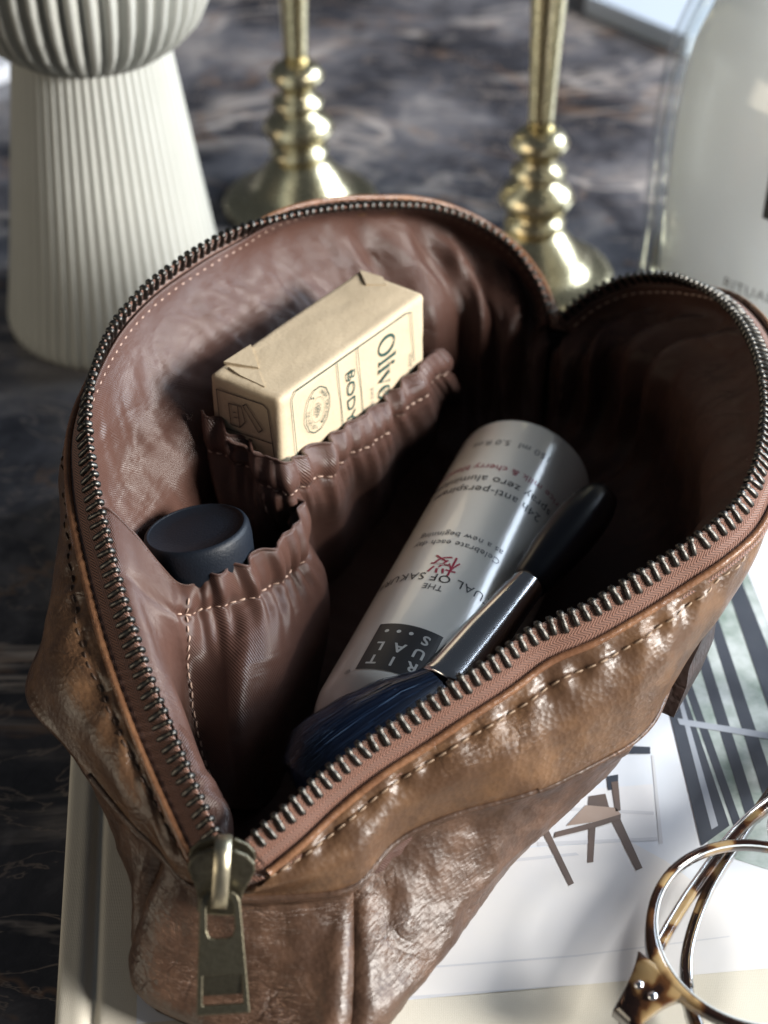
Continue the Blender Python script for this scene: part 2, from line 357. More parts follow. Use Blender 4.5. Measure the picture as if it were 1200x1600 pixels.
M['cloth'] = m.fin(m.mix(m.noise(co, 40, 3), (0.64, 0.60, 0.51), (0.58, 0.54, 0.45)), 0.65, m.bump(wvv, 0.3, 0.0003))
M['paper'] = plain('white_pages', (0.62, 0.60, 0.55), 0.7)
m = NT('pale_ceramic'); co = m.coord('Object'); M['ceramic'] = m.fin(m.mix(m.noise(co, 22, 4), (0.43, 0.44, 0.415), (0.35, 0.355, 0.325)), 0.5, m.bump(m.noise(co, 300, 3), 0.12, 0.001))
m = NT('tortoise_acetate'); co = m.coord('Object'); n1 = m.noise(co, 75, 2, 0.4, 0.5)
c = m.ramp(n1, [(0.47, (0.022, 0.010, 0.007)), (0.515, (0.12, 0.05, 0.018)), (0.55, (0.36, 0.24, 0.11)), (0.75, (0.46, 0.36, 0.20))])
M['tort'] = m.fin(c, 0.10, Coat_Weight=0.6, Transmission_Weight=0.35, IOR=1.45)
m = NT('clear_rim_edge'); M['rim'] = m.fin((0.62, 0.68, 0.72), 0.12, Coat_Weight=0.5)
def ink(name, a, b, scale=40): 
    m = NT(name); co = m.coord('Object'); return m.fin(m.mix(m.ramp(m.noise(co, scale, 4), [(0.3, (0, 0, 0)), (0.7, (1, 1, 1))]), a, b), 0.38, spec=0.4)
M['p_wall'] = ink('print_white_wall', (0.60, 0.64, 0.70), (0.66, 0.68, 0.72)); M['p_floor'] = ink('print_pale_floor', (0.62, 0.62, 0.64), (0.70, 0.68, 0.66), 25)
M['p_line'] = ink('print_shadow_line', (0.53, 0.54, 0.57), (0.57, 0.57, 0.59)); M['p_dark'] = ink('print_black_steel', (0.035, 0.042, 0.058), (0.055, 0.064, 0.082))
M['p_glass'] = ink('print_window_view', (0.50, 0.55, 0.56), (0.17, 0.23, 0.20), 95); M['p_wood'] = ink('print_dark_wood', (0.15, 0.11, 0.095), (0.09, 0.075, 0.07)); M['p_seat'] = ink('print_wood_seat', (0.28, 0.20, 0.16), (0.36, 0.29, 0.25))
M['p_grey'] = ink('print_grey_bar', (0.34, 0.37, 0.42), (0.28, 0.31, 0.36))
M['p_wainscot'] = ink('print_wainscot', (0.64, 0.64, 0.66), (0.68, 0.68, 0.69))

# ============================================================ TABLE
tb = mk('table_top', [(-120, -70, 0), (120, -70, 0), (120, 130, 0), (-120, 130, 0), (-120, -70, -3), (120, -70, -3), (120, 130, -3), (-120, 130, -3)],
        [(0, 1, 2, 3), (7, 6, 5, 4), (0, 4, 5, 1), (1, 5, 6, 2), (2, 6, 7, 3), (3, 7, 4, 0)], M['marble'], smooth=False); tb['kind'] = 'structure'

# ============================================================ BOOK under the bag
BZ = 2.5
bk = empty('picture_book', (0, 0, 0), 'large cream cloth book with a printed interior picture, lying under the brown leather bag', 'book')
e0 = uz(110, 1180, BZ); e1 = uz(85, 1600, BZ); by = nrm(e0 - e1); by[2] = 0; by = nrm(by); bx = np.array([by[1], -by[0], 0])
bo = e1 - by * 6.5; bo[2] = 0.0                      # front left corner of the cover
BW, BH = 36.0, 33.0
box('back_cover', bo + Z3 * 0.0 , bx * BW, by * BH, Z3 * 0.28, M['cloth'], bk, 0.06)
box('page_block', bo + bx * 0.6 + by * 0.4 + Z3 * 0.28, bx * (BW - 1.0), by * (BH - 0.8), Z3 * (BZ - 0.56), M['paper'], bk, 0.02)
# front cover with the hinge groove near the spine
hx = float((uz(150, 1400, BZ) - bo) @ bx)
xs = np.concatenate([[0, 0.0, 0.03, 0.1, 0.2], np.linspace(0.35, hx - 0.34, 8), hx + np.linspace(-0.3, 0.3, 15), np.linspace(hx + 0.4, BW - 0.1, 20), [BW, BW]])
zz = BZ - 0.17 * np.exp(-((xs - hx) / 0.16)**2) + 0.03 * np.exp(-((xs - hx + 0.4) / 0.2)**2); zz[:5] = [BZ - .28, BZ - .12, BZ - .06, BZ - .02, BZ]; zz[-1] = BZ - .28; zz[-2] = BZ - 0.03
ys = np.linspace(0, BH, 12); G = np.array([[bo + bx * x + by * y + Z3 * z for y in ys] for x, z in zip(xs, zz)])
grid('front_cover', G, M['cloth'], bk, flip=False)
box('spine', bo + bx * (-0.02) + Z3 * 0.2, bx * 0.3, by * BH, Z3 * (BZ - 0.42), M['cloth'], bk, 0.05)
# the printed picture on the cover: flat print, one thin sheet a hair above the other
pic_n = [0]
def prn(name, pts, mat, lvl):
    z = BZ + 0.012 + 0.006 * lvl
    Q = [((uz(x, y, z) - bo) @ bx, (uz(x, y, z) - bo) @ by) for x, y in pts]
    for ax, sg_, lim in ((0, 1, PX0), (0, -1, PX1), (1, 1, PY0), (1, -1, PY1)):       # trim to the picture's edges
        R_ = []
        for i in range(len(Q)):
            p, q = Q[i - 1], Q[i]; a_, b_ = sg_ * (p[ax] - lim), sg_ * (q[ax] - lim)
            if a_ * b_ < 0: f = a_ / (a_ - b_); R_.append((p[0] + (q[0] - p[0]) * f, p[1] + (q[1] - p[1]) * f))
            if b_ >= 0: R_.append(q)
        Q = R_
        if len(Q) < 3: return
    P = [bo + bx * a + by * b + Z3 * z for a, b in Q]
    mk(name, P, [tuple(range(len(P)))[::-1]], M[mat], PIC, smooth=False)
PIC = None
yb = lambda x: 1562 - 0.068 * (x - 600)      # lower edge of the picture
pe_ = uz(800, yb(800), BZ); PY0 = float((pe_ - bo) @ by); PY1 = BH - 1.2; PX0 = hx + 1.2; PX1 = BW - 2.0
Pp = [bo + bx * a + by * b + Z3 * (BZ + 0.008) for a, b in ((PX0, PY0), (PX1, PY0), (PX1, PY1), (PX0, PY1))]
PIC = mk('cover_picture', Pp, [(0, 1, 2, 3)], M['p_wall'], bk, smooth=False)
prn('printed_floor', [(420, yb(420) - 1), (2400, yb(2400) - 1), (2400, 1500), (1100, 1390), (1040, 1345), (985, 1315), (820, 1325), (640, 1345)], 'p_floor', 0)
prn('printed_wainscot', [(830, 1240), (1020, 1225), (1028, 1312), (820, 1322)], 'p_wainscot', 0)
prn('printed_line', [(830, 1258), (1022, 1268), (1022, 1273), (830, 1263)], 'p_line', 1)
prn('printed_line', [(840, 1316), (1026, 1308), (1028, 1313), (840, 1322)], 'p_line', 1)
prn('printed_line', [(1018, 1180), (1022, 1180), (1036, 1318), (1030, 1318)], 'p_line', 1)
prn('printed_line', [(700, 1352), (900, 1332), (905, 1336), (700, 1357)], 'p_line', 1)
prn('printed_line', [(640, 1512), (900, 1492), (1140, 1462), (1140, 1464), (900, 1495), (640, 1515)], 'p_line', 1)
prn('printed_line', [(610, yb(610) - 3), (1300, yb(1300) - 3), (1300, yb(1300) + 1), (610, yb(610) + 1)], 'p_line', 1)
# window wall
prn('printed_window', [(1046, 1060), (1100, 900), (1400, 300), (2400, 300), (2400, 1480), (1330, 1400), (1110, 1330)], 'p_glass', 1)
prn('printed_wall', [(1150, 850), (1215, 790), (1460, 200), (1600, 200), (1400, 1100), (1300, 1090), (1215, 1010)], 'p_wall', 2)
prn('printed_door_frame', [(1040, 1090), (1062, 1060), (1140, 1290), (1096, 1322)], 'p_dark', 2)
prn('printed_door_frame', [(1066, 1062), (1076, 1055), (1158, 1285), (1146, 1290)], 'p_dark', 2)
prn('printed_mullion', [(1084, 1010), (1098, 1000), (1188, 1285), (1170, 1290)], 'p_dark', 2)
prn('printed_mullion', [(1108, 975), (1122, 965), (1225, 1270), (1202, 1275)], 'p_dark', 2)
prn('printed_door_frame', [(1132, 905), (1152, 890), (1290, 1240), (1250, 1250)], 'p_dark', 3)
for k_ in range(5): prn('printed_mullion', [(1330 + 90 * k_, 560), (1346 + 92 * k_, 560), (1440 + 110 * k_, 1330), (1415 + 108 * k_, 1330)], 'p_dark', 2)
prn('printed_crossbar', [(1058, 1122), (2400, 1335), (2400, 1352), (1062, 1132)], 'p_grey', 4)
prn('printed_wall', [(1056, 1080), (1062, 1078), (1122, 1290), (1112, 1296)], 'p_grey', 3)
# the printed chair
prn('printed_chair_leg', [(842, 1290), (852, 1286), (897, 1380), (889, 1384)], 'p_wood', 2)
prn('printed_chair_leg', [(920, 1286), (931, 1286), (927, 1347), (918, 1348)], 'p_wood', 2)
prn('printed_chair_leg', [(952, 1276), (966, 1272), (1004, 1356), (994, 1360)], 'p_wood', 2)
prn('printed_chair_back', [(978, 1165), (1016, 1167), (1016, 1178), (976, 1178)], 'p_dark', 2)
prn('printed_chair_back', [(948, 1213), (966, 1210), (966, 1232), (950, 1235)], 'p_dark', 2)
prn('printed_chair_back', [(920, 1244), (946, 1240), (952, 1262), (918, 1262)], 'p_wood', 2)
prn('printed_chair_seat', [(885, 1290), (915, 1258), (962, 1262), (970, 1272), (930, 1284)], 'p_seat', 3)
prn('printed_seat_edge', [(868, 1300), (930, 1284), (970, 1272), (970, 1280), (930, 1293), (866, 1309)], 'p_wood', 4)
prn('printed_chair_arm', [(955, 1222), (966, 1220), (970, 1266), (962, 1268)], 'p_wood', 3)
# dark lettering at the lower edge of the cover
prn('printed_letter', [(1150, 1590), (1176, 1587), (1176, 1592), (1170, 1594), (1176, 1625), (1166, 1626), (1162, 1595), (1150, 1596)], 'p_dark', 2)
prn('printed_letter', [(1050, 1600), (1066, 1598), (1070, 1625), (1060, 1627)], 'p_dark', 2)

# ============================================================ BAG
bag = empty('toiletry_bag', (0, 0, 0), 'open brown leather toiletry bag with metal zip and mauve lining, standing on the book', 'bag')
LL = [(340,1320,7.8),(290,1210,8.6),(240,1090,9.5),(195,960,10.4),(165,850,11.2),(142,740,12),(135,640,12.6),(150,570,13),(185,500,13.3),(230,450,13.5),(290,405,13.6),(360,365,13.6),(440,340,13.4),(520,325,13),(600,320,12.5),(680,325,11.8),(750,350,10.9),(800,385,10),(840,440,9),(862,500,8)]
RL = [(385,1320,7.8),(440,1275,8.2),(500,1220,8.6),(570,1165,9.1),(640,1120,9.5),(700,1080,9.9),(770,1035,10.3),(840,985,10.7),(910,955,11),(980,915,11.4),(1050,870,11.8),(1110,830,12.2),(1150,795,12.4),(1180,740,12.6),(1195,680,12.6),(1197,610,12.5),(1180,540,12.2),(1150,490,11.8),(1100,450,11.2),(1040,432,10.5),(980,435,9.8),(920,460,9),(870,500,8)]
px = lambda *a: uz(*a)
RG_L = [(0, px(350,1405,6.2)), (.03, px(290,1380,6.3)), (.06, px(250,1335,6.6)), (.10, px(180,1262,7.1)), (.14, px(105,1170,7.6)), (.175, px(42,1088,8.0)), (.21, sl(4.8,-8.15,8.2)),
        (.27, sl(7.4,-8.7,8.3)), (.36, sl(11,-9.5,8.4)), (.5, sl(16.5,-9.6,8.3)), (.65, sl(22,-7.6,8)), (.8, sl(26,-4.6,7.6)), (.9, sl(28,-2.2,7)), (1, sl(28.3,0,6.6))]
RG_R = [(0, px(350,1405,6.2)), (.03, px(460,1402,6.2)), (.07, px(558,1384,6.3)), (.10, px(610,1325,6.6)), (.15, px(700,1278,6.9)), (.21, px(830,1240,7.1)), (.27, px(930,1192,7.3)), (.33, px(1008,1142,7.5)),
        (.42, sl(12.2,8.7,7.7)), (.52, sl(16.5,8.9,8)), (.65, sl(22,8.2,8)), (.8, sl(26,5,7.6)), (.9, sl(28,2.4,7)), (1, sl(28.3,0,6.6))]
BS_L = [(0,(-1.7,0)), (.03,(-1.6,-1.7)), (.07,(-.95,-2.35)), (.12,(1,-2.6)), (.2,(4,-3.4)), (.29,(8,-4.5)), (.40,(12,-5.6)), (.5,(16,-6.2)), (.65,(21,-5.8)), (.8,(25.5,-4)), (.9,(27.3,-2)), (1,(27.8,0))]
BS_R = [(0,(-1.7,0)), (.03,(-1.6,1.9)), (.07,(-1.2,3.3)), (.12,(.9,4.2)), (.2,(4.2,4.75)), (.35,(10,6.3)), (.5,(16,7.6)), (.65,(21,6.8)), (.8,(25.5,4.2)), (.9,(27.3,2)), (1,(27.8,0))]
KD_L = [(0,.8),(.15,1.15),(.3,.9),(.42,.25),(.62,.3),(.72,3.8),(.84,3.8),(.92,1),(1,.3)]
KD_R = [(0,.9),(.2,.75),(.4,.7),(.52,1.2),(.60,3.0),(.76,3.0),(.86,.8),(1,.3)]
NU = 320
class Side: pass
def smooth(a, k):
    for _ in range(k): a = np.concatenate([a[:1], (a[:-2] + 2 * a[1:-1] + a[2:]) / 4, a[-1:]])
    return a
def build_side(sg, lipc, rg, bs, kd):
    S = Side(); u = np.linspace(0, 1, NU); S.u = u; S.sg = sg
    S.L = resample([uz(*p) for p in lipc], NU)
    t = nrm(smooth(np.gradient(S.L, axis=0), 20)); S.t = t
    o = np.stack([-t[:, 1], t[:, 0], np.zeros(NU)], 1) * sg; S.o = nrm(smooth(nrm(o), 25))
    k = np.interp(u, [a for a, _ in kd], [b for _, b in kd]); k = smooth(k, 60)
    S.D = nrm(S.o * k[:, None] - Z3); S.D = nrm(S.D - t * np.sum(S.D * t, 1)[:, None])
    S.nI = nrm(np.cross(t, S.D)); S.nI *= np.sign(np.sum(S.nI * (-S.o), 1))[:, None]
    S.R = spl([a for a, _ in rg], [b for _, b in rg], u)
    S.B = spl([a for a, _ in bs], [sl(b[0], b[1], BZ + 0.06) for _, b in bs], u)
    S.T = S.L + S.D * 0.92
    return S
SL = build_side(1, LL, RG_L, BS_L, KD_L); SR = build_side(-1, RL, RG_R, BS_R, KD_R)
def vcurve(vs, rails, nv):
    """spline across rails: rails list of (NU,3) at parameters vs"""
    q = np.linspace(0, 1, nv); R_ = np.stack(rails, 0); n = R_.shape[1]
    return spl(vs, R_.reshape(len(vs), -1), q).reshape(nv, n, 3).transpose(1, 0, 2)
for S, nm in ((SL, 'l'), (SR, 'r')):
    sg = S.sg; u = S.u
    # --- zip tape: from just above the lip down between leather and lining
    q = np.linspace(-0.12, 1.15, 10); G = S.L[:, None] + S.D[:, None] * q[None, :, None]
    uvt = np.stack(np.meshgrid(arcs(S.L), q, indexing='ij'), -1).reshape(-1, 2)
    grid('zip_tape', G, M['tape'], bag, solid=0.06, off=0, uv=uvt)
    # --- upper leather panel
    bl = ((0.25 + 0.40 * np.sin(np.pi * np.clip(u, 0, 1))) if sg > 0 else (0.28 + 0.10 * np.sin(np.pi * u) + 0.6 * sstep(.5, .65, u)))[:, None]
    T0 = S.T - S.nI * 0.07; M1 = S.T * 0.6 + S.R * 0.4 + S.o * bl * 0.9 - S.nI * 0.15
    T1 = S.T + S.D * 0.5 - S.nI * 0.14
    far = np.maximum(np.linalg.norm(S.R - S.T, axis=1), 0.3); w1 = np.clip(0.5 / far, 0.05, 0.4).mean()
    M2 = S.T * 0.22 + S.R * 0.78 + S.o * bl * 0.55
    G = vcurve([0, .42, .78, 1], [T0, M1, M2, S.R], 56)
    G = np.concatenate([G[:, :1] * 0.0 + (T0 + S.nI * 0.02)[:, None], G], 1)
    Nn = gnormals(G); sgn = np.sign(np.sum(Nn * S.o[:, None], 2).mean()); Nn *= sgn
    vv = np.linspace(0, 1, G.shape[1])[None, :] * np.ones((NU, 1)); aL = arcs(S.L)[:, None] * np.ones_like(vv)
    wr = 0.13 * fbm(G * 0.30, 2) + 0.05 * ridged(np.stack([aL * 0.45, vv * 1.0 + 0.2 * aL, aL * 0 + sg], -1), 2) - 0.03
    pk = 0.07 * np.sin(aL * 5.5 + 2 * vnoise(G * 0.7)) * np.exp(-((vv - 0.16) / 0.09)**2)      # puckers under the seam
    grv = -0.05 * np.exp(-((vv - 0.135) / 0.03)**2)                                             # stitched groove
    amp = sstep(0.03, 0.30, vv) * (1 - 0.85 * sstep(0.86, 1, vv))
    G = G + Nn * (wr * amp + pk + grv * sstep(0.02, 0.06, vv))[..., None]
    S.P = G
    grid('upper_panel', G, M['tan'], bag, flip=(sgn < 0), solid=0.13, off=-1)
    tube('folded_edge', S.T - S.nI * 0.10 - S.D * 0.03, 0.105, M['edge'], bag, 10)
    k = 9; stitches('seam_stitching', G[:, k] - S.nI * 0.0, Nn[:, k], 0.25, 0.12, 0.030, M['threadd'] if sg > 0 else M['threadt'], bag, 0.006)
# --- lower leather body, one ring cut into side and end panels
ring_R = np.concatenate([SR.R[::-1], SL.R[1:]]); ring_B = np.concatenate([SR.B[::-1], SL.B[1:]])
nr = len(ring_R); cen = sl(13, 0, 0)
tg = nrm(smooth(np.gradient(ring_B, axis=0), 12)); out = np.stack([tg[:, 1], -tg[:, 0], 0 * tg[:, 0]], 1); out = -nrm(smooth(out, 8))
if np.sum(out * (ring_B - cen)) < 0: out = -out
mid = ring_R * 0.5 + ring_B * 0.5
G = vcurve([0, .12, .45, .85, 1], [ring_R - out * 0.02, ring_R - Z3 * 0.45 - out * 0.30, mid + out * 0.16, ring_B + out * 0.26 + Z3 * 0.55, ring_B - out * 0.25], 64)
Nn = gnormals(G); Nn *= np.sign(np.sum(Nn * out[:, None], 2).mean())
vv = np.linspace(0, 1, 64)[None, :] * np.ones((nr, 1)); aB = arcs(ring_B)[:, None] * np.ones_like(vv)
wr = 0.14 * fbm(G * 0.32 + 5, 2) + 0.10 * ridged(np.stack([aB * 0.30, vv * 2.4 + aB * 0.05, aB * 0 + 3], -1), 3) * sstep(0.03, 0.2, vv) - 0.1
wr = wr + 0.028 * fbm(G * 2.2, 3)
sf = NU - 1                                          # ring index of the front centre
uR = 0.078; uLf = 0.075
iR = sf - int(uR * (NU - 1)); iL = sf + int(uLf * (NU - 1))
ii = np.arange(nr)[:, None]
for k in (iR, iL): wr = wr - 0.22 * np.exp(-((ii - k) / 1.6)**2) * sstep(0.0, 0.05, vv) + 0.07 * np.exp(-((ii - k - 4) / 2.5)**2)
G = G + Nn * (wr * (1 - sstep(0.93, 1, vv)) * (0.25 + 0.75 * sstep(0, .06, vv)))[..., None]
G[..., 2] = np.maximum(G[..., 2], BZ + 0.03)
bodyG = G
iRf = int(0.12 * (NU - 1)); iLf = nr - 1 - iRf
for nm, a, b in (('side_panel', iRf, iR), ('end_panel', iR, iL), ('side_panel', iL, iLf), ('end_panel', 0, iRf), ('end_panel', iLf, nr - 1)):
    grid(nm, G[a:b + 1], M['brown'], bag, flip=True, solid=0.12, off=-1)
tube('seam_welt', np.concatenate([SR.R[::-1][-70:], SL.R[1:40]]) + Z3 * 0.02 - np.concatenate([out[sf - 69:sf + 1], out[sf + 1:sf + 40]]) * 0.02, 0.10, M['brown'], bag, 8)
Bp = [p for p in ring_B]; mk('base_panel', [np.array([p[0], p[1], BZ + 0.035]) for p in Bp[::4]], [tuple(range(len(Bp[::4])))], M['brown'], bag, smooth=False)
# --- closed end of the zip below the slider, and the far end
for k in (0, -1):
    a = [SL.L[k], SL.T[k], SL.R[k] + Z3 * 0.1]; b = [SR.L[k], SR.T[k], SR.R[k] + Z3 * 0.1]
    ca = resample(a, 14); cb = resample(b, 14); G = np.array([[p * (1 - f) + q * f for p, q in zip(ca, cb)] for f in np.linspace(0, 1, 12)])
    grid('zip_end', G - Z3 * 0.06, M['tape'], bag, solid=0.05)
# --- zip teeth
def tooth_mesh():
    bm = bmesh.new()
    prof = [(-0.33, 0.055, 0.11), (-0.28, 0.068, 0.145), (-0.04, 0.068, 0.14), (0.03, 0.050, 0.115), (0.09, 0.075, 0.135), (0.17, 0.082, 0.13), (0.22, 0.055, 0.085)]
    rings = []
    for y, hw, ht in prof:
        rings.append([bm.verts.new((x * CM, y * CM, z * CM)) for x, z in ((-hw, -ht * .75), (-hw * .6, -ht), (hw * .6, -ht), (hw, -ht * .75), (hw, ht * .75), (hw * .6, ht), (-hw * .6, ht), (-hw, ht * .75))])
    for a, b in zip(rings[:-1], rings[1:]):
        for i in range(8): bm.faces.new((a[i], a[(i + 1) % 8], b[(i + 1) % 8], b[i]))
    bm.faces.new(rings[0][::-1]); bm.faces.new(rings[-1]); bmesh.ops.recalc_face_normals(bm, faces=bm.faces)
    me = bpy.data.meshes.new('zip_tooth'); bm.to_mesh(me); bm.free()
    me.polygons.foreach_set('use_smooth', [True] * len(me.polygons)); me.materials.append(M['tooth']); return me
TM = tooth_mesh()
for S in (SL, SR):
    a = arcs(S.L); n = int(a[-1] / 0.315)
    for i in range(n):
        x = 0.35 + i * 0.315
        if x > a[-1] - 0.2: break
        g = lambda A: np.array([np.interp(x, a, A[:, j]) for j in range(3)])
        p = g(S.L); t = nrm(g(S.t)); y = nrm(-g(S.D)); y = nrm(y - t * (y @ t)); z = np.cross(t, y)
        ob = bpy.data.objects.new('zip_tooth', TM); COL.objects.link(ob); ob.parent = bag
        j = rng.normal(0, 0.07)
        t2 = t * math.cos(j) + y * math.sin(j); y2 = y * math.cos(j) - t * math.sin(j)
        mt = Matrix(((t2[0], y2[0], z[0], p[0] * CM), (t2[1], y2[1], z[1], p[1] * CM), (t2[2], y2[2], z[2], p[2] * CM), (0, 0, 0, 1)))
        kz = 1 + rng.normal(0, 0.05); ob.matrix_world = mt @ Matrix.Diagonal((1 + rng.normal(0, 0.04), kz, 1 + rng.normal(0, 0.06), 1))
# --- lining
LM_L = [(0,(.8,-.2,6.8)),(.1,(3.0,-2.5,7.7)),(.18,(4.7,-4.7,8.2)),(.29,(7.7,-6.9,8.5)),(.40,(11.3,-7.7,8.8)),(.455,(13.3,-7.2,9.5)),(.5,(15.2,-7.0,9.8)),(.6,(19,-6.6,9.8)),(.71,(22.9,-5.7,8.8)),(.83,(26,-3.4,8)),(1,(26.6,-.1,6.5))]
LW_L = [(0,(1,-.2,3.6)),(.1,(2.8,-1.8,3.3)),(.18,(4.6,-2.9,3.2)),(.29,(7.5,-4.3,3.1)),(.41,(11.5,-5.2,3.1)),(.5,(15,-5.5,3.1)),(.6,(19,-5.2,3.1)),(.71,(22.5,-4.2,3.1)),(.83,(25,-2.6,3.1)),(1,(26.4,-.1,4))]
LM_R = [(0,(.8,.2,6.8)),(.1,(2.7,2.6,7.2)),(.2,(5.6,4.9,7.5)),(.33,(10,7,8)),(.5,(16.5,8,8.4)),(.65,(21.5,6.8,8.4)),(.8,(25.5,4,8)),(1,(26.6,.1,6.5))]
LW_R = [(0,(1,.2,3.6)),(.1,(2.5,2.6,3.2)),(.2,(5.3,4.3,3.1)),(.33,(10,5.4,3.1)),(.5,(16,6,3.1)),(.65,(21,5.2,3.1)),(.8,(25,3,3.1)),(1,(26.4,.1,4))]
for S, lm, lw in ((SL, LM_L, LW_L), (SR, LM_R, LW_R)):
    u = S.u
    mid = spl([a for a, _ in lm], [sl(*b) for _, b in lm], u); low = spl([a for a, _ in lw], [sl(*b) for _, b in lw], u)
    flo = np.stack([sl(1.3 + 24.8 * t_, 0, 2.95) for t_ in u])
    a0 = S.L + S.D * 0.48 + S.nI * 0.12; a1 = S.L + S.D * 0.90 + S.nI * 0.40
    a2 = a1 * 0.55 + mid * 0.45 + (S.o * 0.25 - Z3 * 0.1)
    G = vcurve([0, .06, .28, .52, .82, 1], [a0, a1, a2, mid, low, flo], 110)
    Nn = gnormals(G); Nn *= np.sign(np.sum(Nn[:, 30:60] * -S.o[:, None]).mean())
    vv = np.linspace(0, 1, 110)[None, :] * np.ones((NU, 1)); aL = arcs(S.L)[:, None] * np.ones_like(vv)
    wr = 0.14 * fbm(np.stack([aL * 0.5, vv * 2.0, aL * 0 + S.sg], -1), 4) + 0.04 * ridged(np.stack([aL * 1.3 - vv * 5, vv * 2.2 + aL * 0.3, aL * 0 + 3], -1), 3) + 0.06 * ridged(np.stack([aL * 0.9 + vv * 2.2, vv * 1.3 - aL * 0.12, aL * 0 + 7], -1), 2)
    ft = sstep(0.70, 0.76, u)[:, None] * (1 - sstep(0.97, 1, u))[:, None]
    wr = wr + ft * 0.33 * np.sin(aL * 2.5 + 1.6 * fbm(np.stack([aL * 0.4, vv * 2, aL * 0], -1), 2)) * sstep(0.05, 0.3, vv)   # gathered folds towards the far end
    if S.sg < 0: wr = wr + 1.0 * np.exp(-((aL - 5.0) / 0.55)**2 - ((vv - 0.20) / 0.10)**2)
    G = G + Nn * (wr * sstep(0.02, 0.2, vv) * (1 - 0.7 * sstep(.7, .85, vv)))[..., None]
    S.G = G
    lin = grid('lining', G, M['lining'], bag, solid=0.05, off=-1)
    kk = 3; stitches('lining_stitching', G[:, kk], Nn[:, kk], 0.24, 0.11, 0.035, M['threadl'], lin, 0.01)
    S.lin = lin
# ============================================================ SOAP: pose of the bar solved from its visible corners
def fit(fun, x0, it=60):
    x = np.array(x0, float); lam = 1e-2
    r = fun(x)
    for _ in range(it):
        J = np.stack([(fun(x + np.eye(len(x))[i] * 1e-4) - r) / 1e-4 for i in range(len(x))], 1)
        d = np.linalg.solve(J.T @ J + lam * np.eye(len(x)), -J.T @ r); r2 = fun(x + d)
        if r2 @ r2 < r @ r: x = x + d; r = r2; lam *= 0.5
        else: lam *= 4
    return x
def rotv(v):
    a = np.linalg.norm(v) + 1e-9; k = v / a; K = np.array([[0, -k[2], k[1]], [k[2], 0, -k[0]], [-k[1], k[0], 0]]); return np.eye(3) + math.sin(a) * K + (1 - math.cos(a)) * K @ K
SLn, SWd, SHt = 7.9, 2.75, 4.3
B0 = np.stack([A3, R3, Z3], 1)
def soap_pts(x):
    Rm = rotv(x[3:6]) @ B0; c = x[:3]
    P = lambda a, b, h: c + Rm @ np.array([a * SLn, b * SWd, -h])
    return P
def soap_res(x):
    P = soap_pts(x)
    pr = [(P(0, 0, 0), (330, 570)), (P(1, 0, 0), (568, 410)), (P(1, 1, 0), (652, 452)), (P(0, 1, 0), (424, 622)), (P(1, 1, 2.2), (657, 560)), (P(0, 1, 2.4), (438, 745)), (P(0, 0, 2.2), (355, 680))]
    r = np.concatenate([pj(a) - np.array(b) for a, b in pr])
    return np.concatenate([r, [30 * (x[2] - 12.2)]])
sx_ = fit(soap_res, np.concatenate([sl(13.3, -6.9, 12.4), [0, 0, 0.01]]))
SP = soap_pts(sx_); SM = rotv(sx_[3:6]) @ B0
print('soap', sx_, 'res', np.round(soap_res(sx_), 1))
soap = empty('soap_bar', (0, 0, 0), 'kraft paper wrapped soap bar with green lettering, standing in a gathered lining pocket', 'soap')
ex, ey, ez = SM[:, 0], SM[:, 1], SM[:, 2]
so = SP(0, 0, SHt)
def rounded_box(name, o0, ex, ey, ez, a, b, c, rad, mat, parent, n=(40, 16, 28), nz=0.03):
    bm = bmesh.new(); bmesh.ops.create_cube(bm, size=2.0); bmesh.ops.subdivide_edges(bm, edges=list(bm.edges), cuts=22, use_grid_fill=True)
    h = np.array([a, b, c]) / 2; V = []
    for v in bm.verts:
        q = np.array(v.co); q = np.sign(q) * (1 - (1 - np.abs(q))**1.5)
        p = q * h; core = np.clip(p, -(h - rad), h - rad); d = p - core; l = np.linalg.norm(d)
        if l > 1e-6: p = core + d / l * rad
        V.append(p)
    V = np.array(V); N = nrm(V - np.clip(V, -(h - rad), h - rad))
    V = V + N * (nz * fbm(V * 0.7, 3) + nz * 0.4 * fbm(V * 3, 2))[:, None]
    W = o0 + (V[:, :1] + h[0]) * ex + (V[:, 1:2] + h[1]) * ey + (V[:, 2:] + h[2]) * ez
    bm.verts.index_update(); Fc = [[v.index for v in f.verts] for f in bm.faces]; bm.free()
    ob = mk(name, W, Fc, mat, parent)
    return ob
rounded_box('wrapper', so, ex, ey, ez, SLn, SWd, SHt, 0.20, M['kraft'], soap)
# folded paper flaps at both ends, thin sheets with real thickness on the top face
def flap(pts, th=0.035):
    P = np.array([upl(x, y, SP(0, 0, 0), ez) for x, y in pts]) + ez * 0.012; n = len(P)
    V = list(P + ez * th) + list(P - ez * 0.03); Fc = [tuple(range(n)), tuple(range(n, 2 * n))[::-1]] + [(i, (i + 1) % n, n + (i + 1) % n, n + i)[::-1] for i in range(n)]
    o = mk('paper_flap', V, Fc, M['kraft'], soap, smooth=False)
    bm = bmesh.new(); bm.from_mesh(o.data); bmesh.ops.recalc_face_normals(bm, faces=bm.faces); bm.to_mesh(o.data); bm.free()
flap([(350, 568), (392, 541), (404, 577)], 0.06)
flap([(356, 574), (404, 580), (414, 606), (376, 588)], 0.03)
flap([(562, 424), (572, 446), (604, 447), (598, 435)], 0.045)
